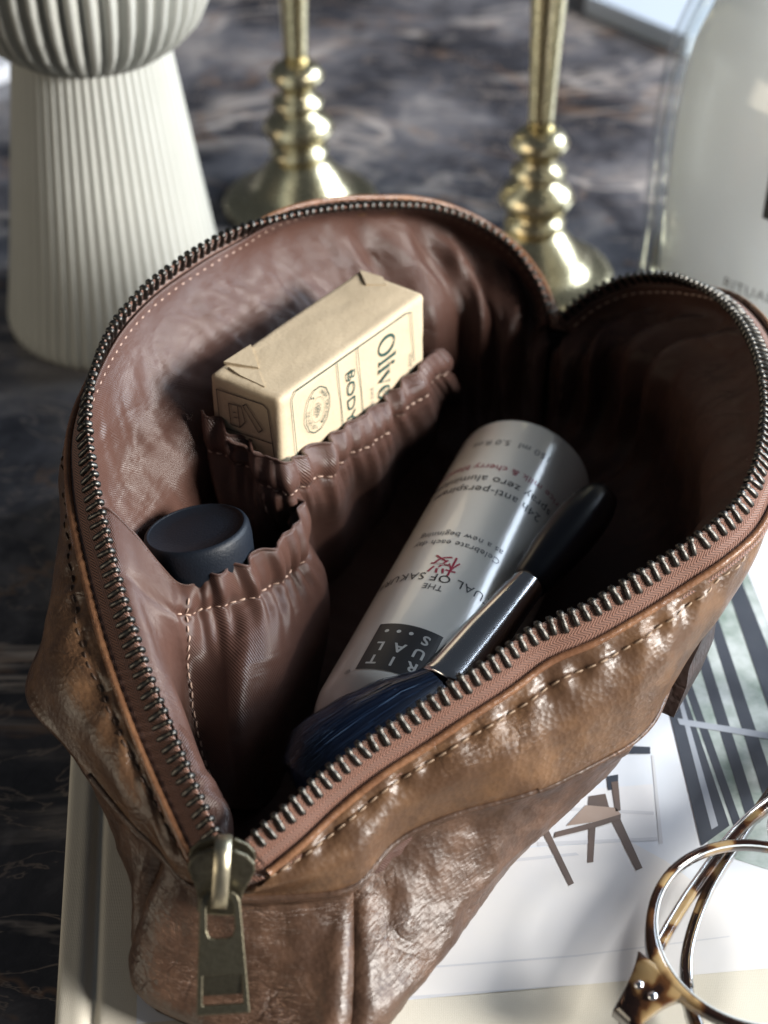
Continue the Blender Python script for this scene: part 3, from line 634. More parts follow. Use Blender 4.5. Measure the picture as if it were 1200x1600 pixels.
# print on the front face
pf0 = SP(0, 1, 0) + ey * 0.045
def fpix(x, y): q = upl(x, y, pf0, ey) - pf0; return np.array([q @ ex, q @ ez])
def fprint(name, vf, mat): V, Fc = vf; return mk(name, [pf0 + ex * v[0] + ez * v[1] for v in V], [f[::-1] for f in Fc], mat, soap, smooth=False)
W_ = 0.035
fl = [(508, 735), (457, 622), (461, 612), (640, 488), (650, 489), (656, 560)]
fl = [(467, 735), (456, 625), (462, 612), (635, 490), (643, 488), (648, 565)]
fprint('printed_frame', merge([poly2d([fpix(*p) for p in fl], W_), seg2d(fpix(527, 568), fpix(537, 668), W_), seg2d(fpix(559, 544), fpix(568, 645), W_)]), M['inkg'])
def ftext(body, size, at, mat, spacing=1.0, sxx=1.0, bold=0.0, align='LEFT'):
    V, Fc = text2d(body, size, align, spacing, bold); o = fpix(*at)
    V = np.stack([o[0] + V[:, 1] * sxx, o[1] - V[:, 0]], 1)           # reads downwards, letter tops to the right
    return fprint('printed_lettering', (V, [f for f in Fc]), mat)
ftext('BODY', 0.72, (548, 578), M['inkg'], 1.0, 0.85)
ftext('SOAP', 0.72, (556, 655), M['inkg'], 1.0, 0.85)
# serif word drawn from strokes
def serif():
    ps = []
    def ring(cx, cy, rx, ry, wx, wy, a0=0, a1=360, n=36):
        V = []; Fc = []
        for i in range(n + 1):
            a = math.radians(a0 + (a1 - a0) * i / n); V += [(cx + rx * math.cos(a), cy + ry * math.sin(a)), (cx + (rx - wx) * math.cos(a), cy + (ry - wy) * math.sin(a))]
        for i in range(n): Fc.append((2 * i, 2 * i + 2, 2 * i + 3, 2 * i + 1))
        ps.append((V, Fc))
    def rect(x0, y0, x1, y1): ps.append(([(x0, y0), (x1, y0), (x1, y1), (x0, y1)], [(0, 1, 2, 3)]))
    ring(0.40, 0.36, 0.38, 0.38, 0.13, 0.045)
    x = 0.90; rect(x, 0, x + .11, .78); rect(x - .06, 0, x + .17, .035); rect(x - .06, .745, x + .05, .78)
    x = 1.18; rect(x, 0, x + .11, .50); rect(x - .06, 0, x + .17, .035); rect(x - .06, .465, x + .05, .50); ring(x + .055, .66, .07, .07, .069, .069)
    x = 1.40; ps.append(([(x, .50), (x + .12, .50), (x + .30, .10), (x + .25, 0)], [(0, 3, 2, 1)])); ps.append(([(x + .25, 0), (x + .29, .08), (x + .46, .50), (x + .42, .50)], [(0, 1, 2, 3)])); rect(x - .05, .47, x + .17, .50); rect(x + .36, .47, x + .52, .50)
    x = 1.92; ring(x + .22, .25, .22, .26, .10, .045, 20, 330); rect(x + .04, .25, x + .42, .285)
    return merge(ps)
V, Fc = serif(); o = fpix(592, 532)
V = np.stack([o[0] + V[:, 1] * 1.25, o[1] - V[:, 0] * 0.98], 1); fprint('printed_word', (V, Fc), M['inkg'])
ftext('SOAP FROM CRETE', 0.22, (642, 552), M['inkg']); ftext('pure olive oil', 0.24, (583, 605), M['inkgrey'])
# badge: twelve-sided frame, ring lettering
bc = fpix(497, 640); bR = 0.80; ps = [poly2d([bc + np.array([math.cos(a) * 0.80, math.sin(a)]) * bR * 1.0 for a in np.radians(np.arange(15, 375, 30))], 0.032, True)]
def ring_text(body, a0, a1, rr, size, inward=False):
    for i, ch in enumerate(body):
        if ch == ' ': continue
        V, Fc = text2d(ch, size, 'CENTER'); a = math.radians(a0 + (a1 - a0) * i / (len(body) - 1)); b = a - math.pi / 2 if not inward else a + math.pi / 2
        c_, s_ = math.cos(b), math.sin(b); V = V @ np.array([[c_, s_], [-s_, c_]]) + np.array([math.cos(a), math.sin(a)]) * rr
        ps.append((V * np.array([0.80, 1]) + bc, Fc))
ring_text('FROM CRETAN', 62, -52, 0.60, 0.21); ring_text('OLIVE OIL', 172, 262, 0.60, 0.21, True)
for a in (118, -65): ps.append(([bc + np.array([math.cos(math.radians(a)) * .8, math.sin(math.radians(a))]) * 0.6 + 0.045 * np.array([math.cos(t), math.sin(t)]) for t in np.arange(8) * math.pi / 4], [tuple(range(8))]))
ps.append(poly2d([bc + np.array([math.cos(a) * .8, math.sin(a)]) * 0.44 for a in np.radians(np.arange(0, 360, 15))], 0.012, True))
for txt, dx, sz in (('100%', 0.0, 0.26), ('PURE', 0.16, 0.13), ('SOAP', -0.16, 0.13)):
    V, Fc = text2d(txt, sz); V = np.stack([bc[0] + dx * 0.8 + V[:, 1] * .85, bc[1] - V[:, 0]], 1); ps.append((V, Fc))
fprint('printed_badge', merge(ps), M['inkg'])
# print on the end face
pe0 = SP(0, 1, 0) - ex * 0.045
def epix(x, y): q = upl(x, y, pe0, ex) - pe0; return np.array([q @ ey, q @ ez])
def eprint(name, vf, mat): V, Fc = vf; return mk(name, [pe0 + ey * v[0] + ez * v[1] for v in V], [f for f in Fc], mat, soap, smooth=False)
E_ = lambda pts, cl=False: poly2d([epix(*p) for p in pts], 0.035, cl)
eprint('printed_icons', merge([E_([(345, 672), (338, 608), (410, 632), (418, 640), (430, 722)]), E_([(350, 668), (427, 694)]), E_([(357, 630), (371, 634), (375, 668), (361, 663)], True), E_([(371, 634), (377, 636), (383, 660), (375, 668)]),
        E_([(379, 634), (384, 632), (410, 672), (404, 676)], True), E_([(372, 694), (378, 686), (392, 690), (400, 702)]), E_([(364, 644), (369, 645)]), E_([(365, 652), (371, 653)])]), M['inkb'])

# ============================================================ JAR with dark lid in the near pocket
jar = empty('cosmetic_jar', (0, 0, 0), 'dark navy round lidded jar tucked in a gathered lining pocket', 'jar')
jt = ur(305, 824, -5.75); jax = nrm(np.array([-0.16, 0.20, 1.0]))
JR = 1.60
prof = [(JR * .66, -3.9), (JR * .74, -3.7), (JR * .78, -3.0), (JR * .80, -1.85)]
lathe('body', prof, M['jar'], jar, jt, jax, 64, closed_top=True)
prof = [(JR * .88, -1.9), (JR * .90, -1.88), (JR * .97, -1.2), (JR * 1.01, -0.5), (JR * 1.0, -0.18), (JR * .97, -0.06), (JR * .93, -0.01), (JR * .90, 0.0), (JR * .895, -0.03), (JR * .88, -0.05), (JR * .5, -0.055), (0.02, -0.055)]
lathe('lid', prof, M['jar'], jar, jt, jax, 80, closed_top=True)

# ============================================================ POCKETS (parts of the lining)
def panel(name, rows, parent, nu=190, nv=90, ruf=0.17, seed=0, bs=None, quiet=0.0):
    C = np.array([[p if len(p) == 3 and not isinstance(p, tuple) else ur(*p) for p in r] for r in rows]); nr_, nc = C.shape[:2]
    a = np.concatenate([[0], np.cumsum(np.linalg.norm(np.diff(C[0], axis=0), axis=1))]); a /= a[-1]
    X = np.stack([spl(a, r, np.linspace(0, 1, nu)) for r in C], 0)
    b = np.linspace(0, 1, nr_) if bs is None else np.array(bs)
    G = spl(b, X.reshape(nr_, -1), np.linspace(0, 1, nv)).reshape(nv, nu, 3).transpose(1, 0, 2)
    N = gnormals(G); vw = nrm(sl(12, 4, 9) - G); N *= np.sign(np.sum(N * vw, 2))[..., None] if False else np.sign(np.sum(N * vw))
    al = arcs(G[:, 4]); AL = al[:, None] * np.ones((1, nv)); vv = np.linspace(0, 1, nv)[None] * np.ones((nu, 1))
    ph = AL * 6.0 + 1.7 * vnoise(np.stack([AL * 0.9, vv * 1.5, AL * 0 + seed], -1))
    top = np.exp(-(vv / 0.20)**2)
    qn = sstep(quiet - 0.03, quiet + 0.03, AL / al[-1]) if quiet else 1.0
    top = top * qn
    am = 0.6 + 0.7 * vnoise(np.stack([AL * 0.8, AL * 0, AL * 0 + seed + 5], -1))
    d = ruf * am * np.sin(ph) * top + qn * 0.05 * np.sin(AL * 13 + 3 * vnoise(np.stack([AL * 1.1, vv * 2, AL * 0 + seed + 9], -1))) * np.exp(-((vv - 0.14) / 0.15)**2) * 1.3 + 0.19 * np.sin(ph * 0.40 + 1) * np.exp(-((vv - 0.30) / 0.30)**2) + 0.13 * fbm(np.stack([AL * 0.7, vv * 1.3, AL * 0 + seed], -1), 3) * sstep(0.1, 0.4, vv)
    d = d + qn * 0.13 * np.sin(np.pi * np.clip(vv / bs_st, 0, 1)) + qn * 0.10 * np.exp(-((vv - 0.26) / 0.08)**2)
    d = d - 0.09 * np.exp(-((vv - bs_st) / 0.02)**2)
    edge = sstep(0, 0.02, np.linspace(0, 1, nu))[:, None]
    G = G + N * (d * (0.3 + 0.7 * edge))[..., None]
    G[..., 2] += 0.055 * am * np.cos(ph * 1.0 + 0.7) * top * (vv < 0.2) * (1 - vv / 0.2)
    o = grid(name, G, M['lining'], parent, solid=0.05, off=0)
    tube('hem', G[:, 0], 0.052, M['lining'], o, 8)
    k = int(bs_st * (nv - 1))
    k0 = int(np.searchsorted(al / al[-1], quiet)); stitches('pocket_stitching', G[k0:, k] + N[k0:, k] * 0.02, N[k0:, k], 0.20, 0.10, 0.034, M['threadl'], o, 0.015)
    return o, G, N
bs_st = 0.14
P1 = [[(290,915,-5.25),(335,898,-4.5),(385,876,-3.95),(430,852,-3.5),(463,815,-3.4),(463,775,-3.8),(437,745,-4.4),(402,715,-5.1),(358,684,-6.1)],
      [(290,962,-5.0),(345,950,-4.3),(400,930,-3.7),(446,908,-3.3),(472,878,-3.15),(474,830,-3.5),(452,782,-4.1),(415,745,-4.9),(368,705,-6.0)],
      [(297,1060,-4.6),(350,1052,-3.5),(410,1035,-2.75),(465,1008,-2.45),(508,958,-2.65),(505,890,-3.3),(474,830,-3.9),(430,780,-4.8),(385,725,-5.9)],
      [(318,1180,-3.6),(360,1172,-2.75),(410,1160,-2.2),(455,1138,-2.05),(497,1075,-2.3),(503,985,-2.9),(485,900,-3.6),(445,830,-4.5),(400,760,-5.6)],
      [(352,1262,-2.5),(380,1266,-2.1),(410,1260,-1.9),(438,1240,-1.85),(478,1150,-2.05),(498,1050,-2.6),(490,960,-3.3),(455,890,-4.2),(412,820,-5.3)]]
FLP = [[(160,792,11.15),(210,832,10.5)],[(178,896,10.3),(225,915,9.7)],[(212,1002,9.5),(252,1025,8.7)],[(268,1120,8.65),(290,1140,7.6)],[(316,1240,7.9),(332,1256,6.4)]]
P1 = [[np.array(uz(*q)) for q in f] + [ur(*q) for q in r] for f, r in zip(FLP, P1)]
pk1, G1, N1 = panel('pocket', P1, SL.lin, nu=240, ruf=0.19, seed=1, bs=[0, .14, .42, .75, 1], quiet=0.25)
ksm = int(np.argmin(np.linalg.norm(G1[:, 12] - P1[1][2], axis=1)))
k = 0; stitches('pocket_stitching', G1[ksm, 4:86] + N1[ksm, 4:86] * 0.03, N1[ksm, 4:86], 0.20, 0.09, 0.034, M['threadl'], pk1, 0.02)
def onface(x, y, d): return upl(x, y, pf0 + ey * d, ey)
oe = lambda x, y, d: upl(x, y, pe0 - ex * d, ex)
P2 = [[oe(318,640,.12), oe(380,690,.15), onface(436,722,.16), onface(500,694,.14), onface(556,656,.14), onface(606,620,.14), onface(650,578,.16), ur(676,540,-4.6), ur(686,500,-5.3)],
      [oe(326,700,.2), oe(388,738,.3), onface(446,770,.38), onface(506,744,.38), onface(562,706,.38), onface(614,664,.38), onface(662,615,.36), ur(690,570,-4.1), ur(703,515,-4.7)],
      [oe(345,800,.4), oe(405,830,.5), ur(468,845,-4.35), ur(520,815,-4.0), ur(575,775,-3.8), ur(628,728,-3.7), ur(680,670,-3.6), ur(708,615,-3.9), ur(720,560,-4.5)],
      [oe(360,900,.5), ur(430,930,-4.9), ur(485,960,-4.3), ur(540,920,-3.9), ur(590,870,-3.7), ur(640,810,-3.6), ur(690,740,-3.6), ur(722,680,-3.9), ur(740,620,-4.5)],
      [oe(370,960,.6), ur(440,1010,-4.6), ur(500,1040,-4.2), ur(555,1000,-3.9), ur(605,945,-3.7), ur(655,880,-3.6), ur(705,800,-3.6), ur(738,740,-3.9), ur(760,680,-4.5)]]
P2 = [[np.array(p) for p in r] for r in P2]
pk2, G2, N2 = panel('pocket', P2, SL.lin, ruf=0.24, seed=4, bs=[0, .14, .42, .72, 1])

# ============================================================ SPRAY CAN lying on the bag floor
CR = 2.38; cz = 2.98 + CR
c_far = uz(820, 742, cz); c_near = uz(604, 1158, cz); cax = nrm(c_near - c_far)
can = empty('spray_can', (0, 0, 0), 'white spray can with black square logo and upside-down lettering, lying inside the bag', 'spray can')
prof = [(0.05, 0.12), (CR * .75, 0.10), (CR * .86, 0.0), (CR * .95, 0.04), (CR * .99, 0.14), (CR, 0.3)] + [(CR, x) for x in np.linspace(0.8, 13.0, 14)] + [(CR * .98, 13.3), (CR * .9, 13.7), (CR * .78, 13.9)]
lathe('body', prof, M['can'], can, c_far, cax, 128, closed_top=True)
lathe('cap', [(CR * .74, 13.85), (CR * .74, 14.6), (CR * .70, 14.9), (CR * .6, 15.05), (0.05, 15.1)], M['can'], can, c_far, cax, 64, closed_top=True)
def cyl_hit(x, y):
    d = ray(x, y); d = d / np.linalg.norm(d); o = CAM - c_far; dp = d - cax * (d @ cax); op = o - cax * (o @ cax)
    A_, B_, C_ = dp @ dp, 2 * dp @ op, op @ op - (CR + 0.012)**2; t = (-B_ - math.sqrt(max(0, B_ * B_ - 4 * A_ * C_))) / (2 * A_); return CAM + d * t
cn = nrm(Z3 - cax * (Z3 @ cax)); cb = np.cross(cax, cn)
def ccoord(x, y): q = cyl_hit(x, y) - c_far; return q @ cax, math.atan2(q @ cb, q @ cn)
for nm_, p_ in dict(logoC=(640, 1012), logoR=(692, 1028), the=(685, 918), kan=(692, 880), l1=(725, 850), l3=(790, 770), ml=(800, 695), lefte=(560, 1030)).items(): print(nm_, np.round(ccoord(*p_), 2))
def cprint(name, vf, at, mat, lift=0.012, sub=0):
    V, Fc = vf; a0, f0 = at
    # text up towards the near end, so letters run upside-down for the viewer
    P = []
    for x, y in V:
        f = f0 + DIRX * x / CR; P.append(c_far + cax * (a0 + y) + (CR + lift) * (math.cos(f) * cn + math.sin(f) * cb))
    return mk(name, P, Fc, mat, can, smooth=False)
# direction of text +x on the can so that (x, up, outward) is right-handed
DIRX = 1.0 if np.cross(-np.sin(0) * cn + cb, cax) @ cn > 0 else -1.0
aL_, fL_ = ccoord(624, 1012)
def rect_grid(x0, x1, y0, y1, n=16):
    V = [(x0 + (x1 - x0) * i / n, y) for i in range(n + 1) for y in (y0, y1)]; return V, [(2 * i, 2 * i + 2, 2 * i + 3, 2 * i + 1) for i in range(n)]
LG = 1.0
cprint('printed_logo', rect_grid(-LG, LG, -LG, LG), (aL_, fL_), M['inkb'], 0.012)
ps = []
for r_, row in enumerate(('RIT', 'UAL', 'S')):
    for c_i, ch in enumerate(row):
        V, Fc = text2d(ch, 0.52, bold=0.012); ps.append((V + np.array([-0.60 + 0.60 * c_i, 0.58 - 0.58 * r_]), Fc))
for q in (-0.12, 0.26, 0.64): ps.append(([(q + 0.07 * math.cos(t) + .0, -0.66 + 0.07 * math.sin(t)) for t in np.arange(10) * math.pi / 5], [tuple(range(10))]))
cprint('logo_lettering', merge(ps), (aL_, fL_), M['white_ink'], 0.02)
ps = [seg2d((-LG + .1 + .14 * i, -LG + .05), (-LG + .1 + .14 * i + 0.0, LG - .05), 0.02) for i in range(16)]
V, Fc = text2d('®', 0.26); cprint('printed_mark', (V, Fc), (aL_ + 1.05, fL_ + DIRX * (1.26) / CR), M['inkgrey'])
def cline(body, size, pix, mat, spacing=1.05, fset=None):
    a_, f_ = ccoord(*pix); V, Fc = text2d(body, size, 'CENTER', spacing); return cprint('printed_line', (V, Fc), (a_, fL_ if fset is None else f_), mat)
cline('THE', 0.34, (684, 918), M['inkgrey']); cline('RITUAL OF SAKURA', 0.48, (690, 903), M['inkb'], 1.08)
V, Fc = text2d('桜', 0.95)
if len(V) < 10 or len(V) == 0: V, Fc = text2d('*', 0.9)
print('kanji verts', len(V))
cprint('printed_emblem', (V, Fc), (ccoord(694, 880)[0], fL_), M['inkr'])
cline('Celebrate each day', 0.36, (718, 850), M['inkgrey']); cline('as a new beginning', 0.36, (722, 836), M['inkgrey'])
cline('24h anti-perspirant', 0.50, (772, 768), M['inkb']); cline('spray zero aluminium', 0.50, (778, 751), M['inkb']); cline('rice milk & cherry blossom', 0.42, (790, 733), M['inkr']); cline('150 ml  5.0 fl.oz.', 0.42, (806, 694), M['inkgrey'])

# ============================================================ MAKE-UP BRUSH lying over the can
br = empty('makeup_brush', (0, 0, 0), 'makeup brush with blue bristles, chrome ferrule and navy handle, lying across the white spray can', 'makeup brush')
f0 = uz(688, 1078, 7.15); f1 = uz(826, 912, 7.55); bax = nrm(f1 - f0); fl_len = np.linalg.norm(f1 - f0)
lathe('ferrule', [(0.60, -0.05), (0.80, 0.0), (0.82, 0.08), (0.80, 0.3), (0.72, fl_len * .45), (0.60, fl_len * .72), (0.52, fl_len * .98), (0.50, fl_len)], M['chrome'], br, f0, bax, 72)
lathe('handle', [(0.49, fl_len - 0.05), (0.56, fl_len + 0.02), (0.62, fl_len + 0.4), (0.74, fl_len + 1.4), (0.80, fl_len + 2.4), (0.80, fl_len + 3.2), (0.72, fl_len + 4.0), (0.58, fl_len + 4.5), (0.35, fl_len + 4.75), (0.02, fl_len + 4.8)], M['handle'], br, f0, bax, 64, closed_top=True)
# bristles: solid core plus thousands of tapered hairs joined into one part
bdir = nrm(uz(508, 1228, 5.9) - f0); _, bn, bb = frame_of(bdir)
BL = 5.2
def brad(t): return 0.74 + 1.05 * np.sin(np.clip(t, 0, 1) * 2.0)**0.8
core = [(max(0.03, (brad(t) - 0.26) * (1 if t < 0.72 else math.sqrt(max(0, 1 - ((t - 0.72) / 0.24)**2)))), t * BL) for t in np.linspace(0, 0.955, 22)]
bc_ = lathe('bristle_core', core, M['bristle'], br, f0, bdir, 48, closed_top=True)
parts = []
for i in range(9000):
    rr = math.sqrt(rng.uniform(0.55, 1.0)); th_ = rng.uniform(0, 2 * math.pi); ln = BL * (0.99 - 0.28 * rr**4 * rng.uniform(0.7, 1.1)) 
    pts = []
    for f in (0, 0.3, 0.6, 0.85, 1.0):
        x = f * ln; tt = x / BL; R_ = brad(min(tt, 0.75)) * rr * (1 - 0.10 * sstep(0.75, 1.0, tt)) + rng.normal(0, 0.03)
        pts.append(f0 + bdir * x + R_ * (math.cos(th_) * bn + math.sin(th_) * bb))
    sd = (-math.sin(th_) * bn + math.cos(th_) * bb); wds = (0.016, 0.018, 0.016, 0.012, 0.002); V = []
    for p, w_ in zip(pts, wds): V += [p - sd * w_, p + sd * w_]
    parts.append((V, [(2 * j, 2 * j + 1, 2 * j + 3, 2 * j + 2) for j in range(4)]))
V, Fc = joinmesh(parts)
B2 = NT('mid_blue_bristle').fin((0.025, 0.055, 0.125), 0.30, spec=0.9); B3 = NT('pale_blue_bristle').fin((0.15, 0.23, 0.36), 0.32, spec=0.9)
hm = np.repeat(rng.choice(3, len(parts), p=[0.70, 0.25, 0.05]), 4).astype(int).tolist()
o = mk('bristles', V, Fc, None, br, mats=[M['bristle'], B2, B3], fm=hm); o['kind'] = 'stuff'

# ============================================================ ZIP SLIDER with pull tab
top = uz(348, 1330, 8.45); bot = uz(343, 1402, 7.25); sy = nrm(bot - top); sxv = nrm(np.cross(sy, nrm(CAM - top))); sxv = nrm(sxv); 
if sxv[0] < 0: sxv = -sxv
szv = nrm(np.cross(sxv, sy)); 
if szv @ (CAM - top) < 0: szv = -szv
LS = np.linalg.norm(bot - top)
def mirror(h): return h + [(-x, y) for x, y in h[::-1]]
outl = mirror([(0.30, -0.12), (0.62, 0.02), (0.80, 0.22), (0.84, 0.42), (0.74, 0.70), (0.60, 1.0), (0.54, 1.3), (0.54, 1.62), (0.45, 1.72)])
slider = plate('slider', outl, [], 0.16, top, sxv, sy, szv, M['antique'], bag, 0.05)
plate('slider_back', outl, [], 0.14, top - szv * 0.55, sxv, sy, szv, M['antique'], slider, 0.04)
box('slider_post', top - szv * 0.5 - sxv * 0.16 - sy * 0.05, sxv * 0.32, sy * 0.5, szv * 0.55, M['antique'], slider, 0.03)
# arched bridge holding the tab
arch = [(-0.30, -0.30), (-0.34, 0.05), (-0.22, 0.32), (0.05, 0.48), (0.5, 0.55), (0.95, 0.53), (1.22, 0.42), (1.34, 0.18), (1.34, 0.05)]
Pa = np.array([top + sy * a + szv * (b + 0.1) for a, b in arch]); Pa = resample(Pa, 40)
Vb = []; Tn = nrm(np.gradient(Pa, axis=0))
for p, t in zip(Pa, Tn):
    n_ = nrm(np.cross(sxv, t)); Vb += [p + sxv * a + n_ * b for a, b in ((-.19, -.06), (.19, -.06), (.21, 0), (.19, .06), (-.19, .06), (-.21, 0))]
mk('bridge', Vb, gfaces(40, 6, False, True) + [tuple(range(6)), tuple(range(234, 240))], M['antique'], slider)
pt = uz(343, 1392, 7.75); pb = uz(349, 1584, 5.35); py_ = nrm(pb - pt); PLn = np.linalg.norm(pb - pt); pxv = nrm(np.cross(py_, nrm(CAM - pt))); pxv = pxv if pxv[0] > 0 else -pxv; pzv = nrm(np.cross(pxv, py_)); pzv = pzv if pzv @ (CAM - pt) > 0 else -pzv
print('puller length', PLn, 'slider', LS)
kx = 1.0
outl = mirror([(0.16, 0.0), (0.32, 0.03), (0.44, 0.12), (0.50, 0.28), (0.54, 1.0), (0.60, 2.0), (0.655, PLn - 0.03), (0.64, PLn)])
h1 = mirror([(0.12, 0.16), (0.27, 0.22), (0.33, 0.40), (0.34, 0.95), (0.28, 1.12), (0.15, 1.17)])
h2 = [(-0.47, PLn - .96), (0.47, PLn - .96), (0.50, PLn - 0.24), (-0.50, PLn - 0.24)]
tab = plate('pull_tab', outl, [h1, h2], 0.13, pt - pzv * 0.06, pxv, py_, pzv, M['antique'], slider, 0.028)
Vq = [pt + pxv * a + py_ * (PLn - b) + pzv * c for a, b, c in ((-.47, .95, .04), (.47, .95, .04), (.48, .45, -.05), (-.48, .45, -.05), (-.47, .95, -.05), (.47, .95, -.05), (.48, .45, -.09), (-.48, .45, -.09))]
mk('tab_slot', Vq, [(0, 1, 2, 3), (7, 6, 5, 4), (0, 4, 5, 1), (2, 6, 7, 3), (1, 5, 6, 2), (0, 3, 7, 4)], M['antique'], slider, smooth=False)

# ============================================================ SIDE TAB (leather loop sewn on the outer side)
q0 = uz(1118, 945, 9.3); q1 = uz(1085, 1012, 8.2); q2 = uz(1068, 1050, 7.7); q3 = uz(1040, 1116, 6.8)
Ps = resample([q0, q1, q2, q3], 26); 
V = []; sdir = nrm(np.array([0.55, 1.0, 0.0])); 
for i, p in enumerate(Ps):
    f = i / 25; t_ = nrm(Ps[min(i + 1, 25)] - Ps[max(i - 1, 0)]); n_ = nrm(np.cross(t_, sdir)); th_ = 0.10 + 0.14 * sstep(0.55, 0.75, f)
    V += [p + n_ * th_, p + n_ * th_ + sdir * 2.2, p - n_ * th_ + sdir * 2.2, p - n_ * th_]
ob = mk('side_tab', V, gfaces(26, 4, False, True) + [(0, 1, 2, 3), (103, 102, 101, 100)], M['darkedge'], bag, smooth=False)
bm = bmesh.new(); bm.from_mesh(ob.data); bmesh.ops.recalc_face_normals(bm, faces=bm.faces); bm.to_mesh(ob.data); bm.free()

# ============================================================ EYEGLASSES, folded, lying face up on the book
gl = empty('eyeglasses', (0, 0, 0), 'tortoiseshell round eyeglasses with clear lenses folded on the book cover', 'glasses')
gz = BZ + 2.35
gc = uz(1186, 1460, gz)                         # centre of the visible lens
gbr = uz(1196, 1262, gz + 0.5)                  # towards the bridge
gen = uz(985, 1545, gz - 0.2)                   # end piece
gxv = nrm(uz(1270, 1270, gz) - uz(1075, 1560, gz)); gxv = nrm(gxv + Z3 * 0.03)
gnv = nrm(np.cross(gxv, np.cross(nrm(CAM - gc) * 0.35 + Z3, gxv))); gyv = np.cross(gnv, gxv)
def g3(x, y, z=0): return gc + gxv * x + gyv * y + gnv * z
RI = 2.72
def lens_c(a, k=1.0): return np.array([RI * math.cos(a) * 1.02, RI * math.sin(a) * 0.98]) * k
for cx, mir in ((0, 1), (2 * RI + 2.0, -1)):
    A_ = np.linspace(0, 2 * math.pi, 97)[:-1]; V = []
    for a in A_:
        lug = 0.16 * math.exp(-((math.atan2(math.sin(a - 2.55), math.cos(a - 2.55))) / 0.35)**2)
        dr = nrm(lens_c(a)); i_ = lens_c(a); o_ = lens_c(a) + dr * (0.20 + lug + 0.04 * math.sin(a))
        for p, z in ((i_, -.12), (i_, .14), (i_ + dr * .05, .19), (o_ - dr * .07, .19), (o_, .13), (o_, -.13), (o_ - dr * .06, -.18), (i_ + dr * .05, -.17)):
            V.append(g3(cx + mir * p[0], p[1], z))
    ob = mk('rim', V, gfaces(96, 8, True, True), M['tort'], gl)
    bm = bmesh.new(); bm.from_mesh(ob.data); bmesh.ops.recalc_face_normals(bm, faces=bm.faces); bm.to_mesh(ob.data); bm.free()
    tube('lens_groove', [g3(cx + mir * p[0], p[1], 0.16) for p in [lens_c(a, 0.995) for a in np.linspace(0, 2 * math.pi, 80)]], 0.026, M['rim'], ob, 6)
    V = [g3(cx, 0, 0.16)]; rr_ = [0.35, 0.7, 0.985]
    for k_ in rr_: V += [g3(cx + mir * lens_c(a, k_)[0], lens_c(a, k_)[1], 0.16 * (1 - k_**2)) for a in A_[::2]]
    n_ = 48; Fc = [(0, 1 + i, 1 + (i + 1) % n_) for i in range(n_)] + [(1 + r * n_ + i, 1 + (r + 1) * n_ + i, 1 + (r + 1) * n_ + (i + 1) % n_, 1 + r * n_ + (i + 1) % n_) for r in range(2) for i in range(n_)]
    lo = mk('lens', V, Fc, M['lens'], gl)
    # end piece
    pin = lens_c(2.62) + nrm(lens_c(2.62)) * 0.2; pout = np.array([-RI * 1.02 - 1.25, pin[1] + 0.28])
    V = []
    for f in np.linspace(0, 1, 10):
        c_ = pin * (1 - f) + pout * f; hw_ = 0.62 * (1 - f) + 0.36 * f + 0.25 * (1 - f)**3; dz = -0.55 * f**2.2
        dd = nrm(pout - pin); nn_ = np.array([-dd[1], dd[0]])
        for a, z in ((-hw_, -.15), (-hw_, .13), (-hw_ + .07, .19), (hw_ - .07, .19), (hw_, .13), (hw_, -.15)):
            q = c_ + nn_ * a; V.append(g3(cx + mir * q[0], q[1], z + dz))
    ob = mk('end_piece', V, gfaces(10, 6, False, True) + [tuple(range(6)), tuple(range(54, 60))], M['tort'], gl)
    bm = bmesh.new(); bm.from_mesh(ob.data); bmesh.ops.recalc_face_normals(bm, faces=bm.faces); bm.to_mesh(ob.data); bm.free()
    for off in (-0.22, 0.22):
        c_ = pin * 0.52 + pout * 0.48 + nn_ * off; b_ = g3(cx + mir * c_[0], c_[1], 0.06)
        lathe('rivet', [(0.13, 0), (0.13, .06), (0.09, .10), (0.01, .12)], M['steel'], ob, b_, gnv, 20, closed_top=True)
    # folded temple under the front, with metal core
    hz = -0.75; h0 = np.array([cx + mir * (pout[0] + 0.1), pout[1], hz + 0.1])
    if mir > 0: path = [h0, h0 + [0.25, 0.1, -0.25], h0 + [2.0, 0.35, -.35], h0 + [5, 0.55, -.45], h0 + [8.5, 0.3, -.55], h0 + [11, -.7, -.6], h0 + [12.4, -2.2, -.6]]
    else: path = [h0, h0 + [-0.25, 0.1, -.7], np.array([6.0, 2.1, -1.4]), np.array([3.2, 2.1, -1.5]), np.array([1.0, 1.95, -1.5]), np.array([-1.2, 1.3, -1.5]), np.array([-2.7, 0.0, -1.5]), np.array([-3.3, -1.3, -1.5])]
    Pt = resample([g3(*p) for p in path], 60); Tt = nrm(np.gradient(Pt, axis=0)); V = []
    for i_, (p, t_) in enumerate(zip(Pt, Tt)):
        f = i_ / 59; sd_ = nrm(np.cross(gnv, t_)); hh = 0.30 - 0.08 * math.sin(f * math.pi) + 0.10 * sstep(0.8, 1, f); tk = 0.14
        V += [p + sd_ * a + gnv * b for a, b in ((-tk, -hh * .8), (-tk * .6, -hh), (tk * .6, -hh), (tk, -hh * .8), (tk, hh * .8), (tk * .6, hh), (-tk * .6, hh), (-tk, hh * .8))]
    ob = mk('temple', V, gfaces(60, 8, False, True) + [tuple(range(8)), tuple(range(472, 480))], M['tort'], gl)
    bm = bmesh.new(); bm.from_mesh(ob.data); bmesh.ops.recalc_face_normals(bm, faces=bm.faces); bm.to_mesh(ob.data); bm.free()
    tube('wire_core', Pt[6:50] + gnv * 0.24 + np.cross(gnv, Tt[6:50]) * 0.10, 0.06, M['steel'], ob, 8)
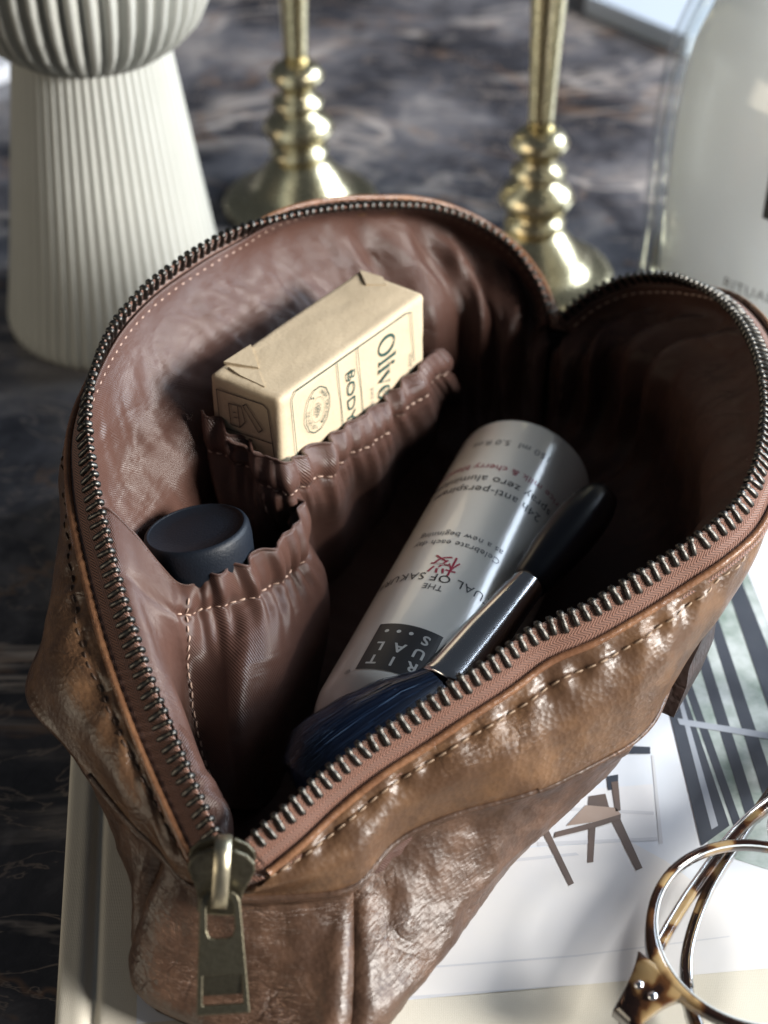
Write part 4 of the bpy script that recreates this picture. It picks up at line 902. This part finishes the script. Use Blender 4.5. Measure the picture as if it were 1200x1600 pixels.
    hp = Pt[2]; box('hinge', hp - gxv * .1 * mir - gyv * .16 - gnv * .1, gxv * 0.55 * mir, gyv * .32, gnv * .5, M['steel'], ob, 0.05)
    box('hinge', Pt[8] - gyv * .13 + gnv * .05, gxv * 0.5 * mir, gyv * .26, gnv * .22, M['steel'], ob, 0.05)
Pb = resample([g3(RI + 0.15, 0.75, 0), g3(RI + .6, 1.15, .12), g3(RI + 1.0, 1.25, .16), g3(RI + 1.4, 1.15, .12), g3(RI + 1.85, 0.75, 0)], 24)
tube('bridge', Pb, 0.24, M['tort'], gl, 12)
for sgx in (-1, 1):
    q = RI + 1.0 + sgx * 0.85
    tube('nose_pad', [g3(q, 0.35, -.1), g3(q - sgx * .12, -0.05, -.32), g3(q, -0.5, -.42)], [0.16, 0.2, 0.12], M['rim'], gl, 10)

# ============================================================ FLUTED CERAMIC STAND on the left
def z_at(x, y, yw):      # height where the pixel's ray crosses the vertical plane y = yw
    d = ray(x, y); t = (yw - CAM[1]) / d[1]; return CAM + t * d
vs = empty('fluted_vase', (0, 0, 0), 'pale fluted ceramic stand with cone foot and ribbed bowl on the dark marble', 'vase')
vb = uz(190, 487, 0); vb[2] = 0; nk = z_at(160, 70, vb[1]); zn = nk[2]
VR = 170 / F * np.linalg.norm(vb - CAM) ; NR = 118 / F * np.linalg.norm(nk - CAM)
print('vase', vb, 'neck z', zn, VR, NR)
def flute(n, dep):
    def f(r, h, a): return r - dep * (0.5 + 0.5 * math.cos(n * a))**2.2
    return f
prof = [(VR * .94, 0.0), (VR * .99, .12), (VR, .5)] + [(VR + (NR - VR) * (t**0.93), 0.5 + (zn - 0.5) * t) for t in np.linspace(0.05, 1, 16)]
lathe('foot', prof, M['ceramic'], vs, vb, Z3, 480, rmod=flute(60, 0.10))
prof = [(NR * .9, zn - .1), (NR * 1.0, zn + .05), (NR * 1.22, zn + 0.5), (NR * 1.42, zn + 1.2), (NR * 1.56, zn + 2.2), (NR * 1.64, zn + 3.4), (NR * 1.66, zn + 4.6), (NR * 1.62, zn + 5.2), (NR * 1.5, zn + 5.2), (NR * 1.45, zn + 3.5), (NR * 1.0, zn + 1.2), (0.05, zn + 0.8)]
lathe('bowl', prof, M['ceramic'], vs, vb, Z3, 480, rmod=lambda r, h, a: r - 0.42 * (0.5 + 0.5 * math.cos(44 * a))**1.5 * (1 if r > NR * 1.05 else 0.2), closed_top=True)

# ============================================================ BRASS CANDLESTICKS
def candlestick(base, k, label):
    c = empty('candlestick', (0, 0, 0), label, 'candlestick', 'brass candlesticks')
    lathe('base', [(3.5 * k, 0), (3.55 * k, .15), (3.45 * k, .35), (3.15 * k, .5), (2.7 * k, .62), (2.35 * k, .85), (2.05 * k, 1.3), (1.7 * k, 1.9), (1.3 * k, 2.4), (1.05 * k, 2.7)], M['brass'], c, base, Z3, 96, closed_top=True)
    lathe('knop', [(1.0 * k, 2.65), (1.25 * k, 2.8), (1.3 * k, 3.0), (1.0 * k, 3.2), (0.85 * k, 3.4), (1.35 * k, 3.7), (1.6 * k, 4.2), (1.35 * k, 4.7), (0.8 * k, 5.0), (0.75 * k, 5.2), (1.1 * k, 5.35), (1.15 * k, 5.6), (0.75 * k, 5.85), (0.65 * k, 6.2), (1.0 * k, 6.5), (1.22 * k, 6.9), (1.0 * k, 7.3), (0.6 * k, 7.6)], M['brass'], c, base, Z3, 96, closed_top=True)
    lathe('stem', [(0.55 * k, 7.55), (0.52 * k, 8.2), (0.58 * k, 10), (0.70 * k, 13), (0.80 * k, 16), (0.85 * k, 18), (0.6 * k, 18.4), (1.0 * k, 18.9)], M['brass'], c, base, Z3, 64, closed_top=True)
    lathe('socket', [(1.0 * k, 18.85), (1.5 * k, 19.1), (1.0 * k, 19.5), (1.1 * k, 21.5), (1.2 * k, 21.6), (0.95 * k, 21.6), (0.9 * k, 20)], M['brass'], c, base, Z3, 64, closed_top=True)
    return c
cb1 = uz(830, 432, 0); cb2 = uz(470, 318, 0)
candlestick(cb1, 1.08, 'brass candlestick between the clear bottle and the other candlestick')
candlestick(cb2, 1.1, 'brass candlestick beside the pale fluted ceramic vase')

# ============================================================ BOTTLE on the right
bt = empty('clear_bottle', (0, 0, 0), 'large clear walled bottle with milky white core standing on the marble table', 'bottle')
bb_ = uz(1248, 560, 0); dB = np.linalg.norm(bb_ - CAM); BR = (1248 - 985) / F * dB * 0.97; print('bottle', bb_, BR)
lathe('shell', [(BR * .9, 0), (BR * .98, .1), (BR, .6), (BR, 10.5), (BR * .985, 12.5), (BR * .95, 14.2), (BR * .88, 15.8), (BR * .75, 17.2), (BR * .55, 18.4), (BR * .35, 19.5)], M['glass'], bt, bb_, Z3, 128, closed_top=True)
lathe('inner_wall', [(BR * .95, .8), (BR * .95, 10.5), (BR * .935, 12.5), (BR * .90, 14.1), (BR * .83, 15.6), (BR * .70, 16.9)], M['glass'], bt, bb_, Z3, 96, closed_top=True)
lathe('milky_core', [(BR * .86, .9), (BR * .88, 1.1), (BR * .88, 10.5), (BR * .865, 12.5), (BR * .83, 14), (BR * .76, 15.4), (BR * .64, 16.6)], M['milk'], bt, bb_, Z3, 96, closed_top=True)
lathe('collar', [(BR * .36, 19.4), (BR * .36, 21), (BR * .3, 21.2)], M['can'], bt, bb_, Z3, 64, closed_top=True)
rC = BR * .88 + 0.03
def bhit(x, y):
    d = ray(x, y); o = CAM - bb_; A_ = d[0]**2 + d[1]**2; B_ = 2 * (d[0] * o[0] + d[1] * o[1]); C_ = o[0]**2 + o[1]**2 - rC**2; t = (-B_ - math.sqrt(max(0, B_ * B_ - 4 * A_ * C_))) / (2 * A_); q = CAM + d * t - bb_; return math.atan2(q[0], -q[1]), q[2]
def bprint(name, vf, at, mat, ex_=0):
    V, Fc = vf; f0_, z0 = at; P = []
    for x, y in V: f = f0_ + x / rC; P.append(bb_ + np.array([math.sin(f) * (rC + ex_), -math.cos(f) * (rC + ex_), z0 + y]))
    return mk(name, P, Fc, mat, bt, smooth=False)
fa, za = bhit(1130, 440); V, Fc = text2d('RITUAL OF SAKURA', 0.62, 'LEFT', 1.1); bprint('printed_lettering', (V, Fc), (fa, za), M['inkgrey'])
fa2, za2 = bhit(1194, 322); bprint('printed_logo', rect_grid(0, 3.6, -0.5, 3.1), (fa2, za2), M['inkb'], 0.01)

# ============================================================ PALE SHEETS further back on the table
def slab(name, pts, z, th, mat, label, cat):
    P = [uz(x, y, z) for x, y in pts]; n = len(P); V = P + [p - Z3 * th for p in P]
    o = mk(name, V, [tuple(range(n)), tuple(range(n, 2 * n))[::-1]] + [(i, (i + 1) % n, n + (i + 1) % n, n + i) for i in range(n)], mat, smooth=False)
    bm = bmesh.new(); bm.from_mesh(o.data); bmesh.ops.recalc_face_normals(bm, faces=bm.faces); bmesh.ops.bevel(bm, geom=list(bm.edges), offset=0.0006, segments=2, affect='EDGES'); bm.to_mesh(o.data); bm.free()
    o['label'] = label; o['category'] = cat; return o
M['bluepaper'] = plain('pale_blue_cover', (0.55, 0.62, 0.72), 0.5); M['whitepaper'] = plain('white_cover', (0.62, 0.63, 0.66), 0.5)
slab('closed_book', [(915, -8), (1075, 58), (1300, 40), (1250, -120), (960, -110)], 1.2, 1.2, M['bluepaper'], 'pale blue closed book lying on the table behind the clear bottle', 'book')
slab('closed_book', [(-180, 165), (44, 90), (30, 40), (-150, 60)], 1.0, 1.0, M['whitepaper'], 'white closed book lying on the table behind the fluted vase', 'book')
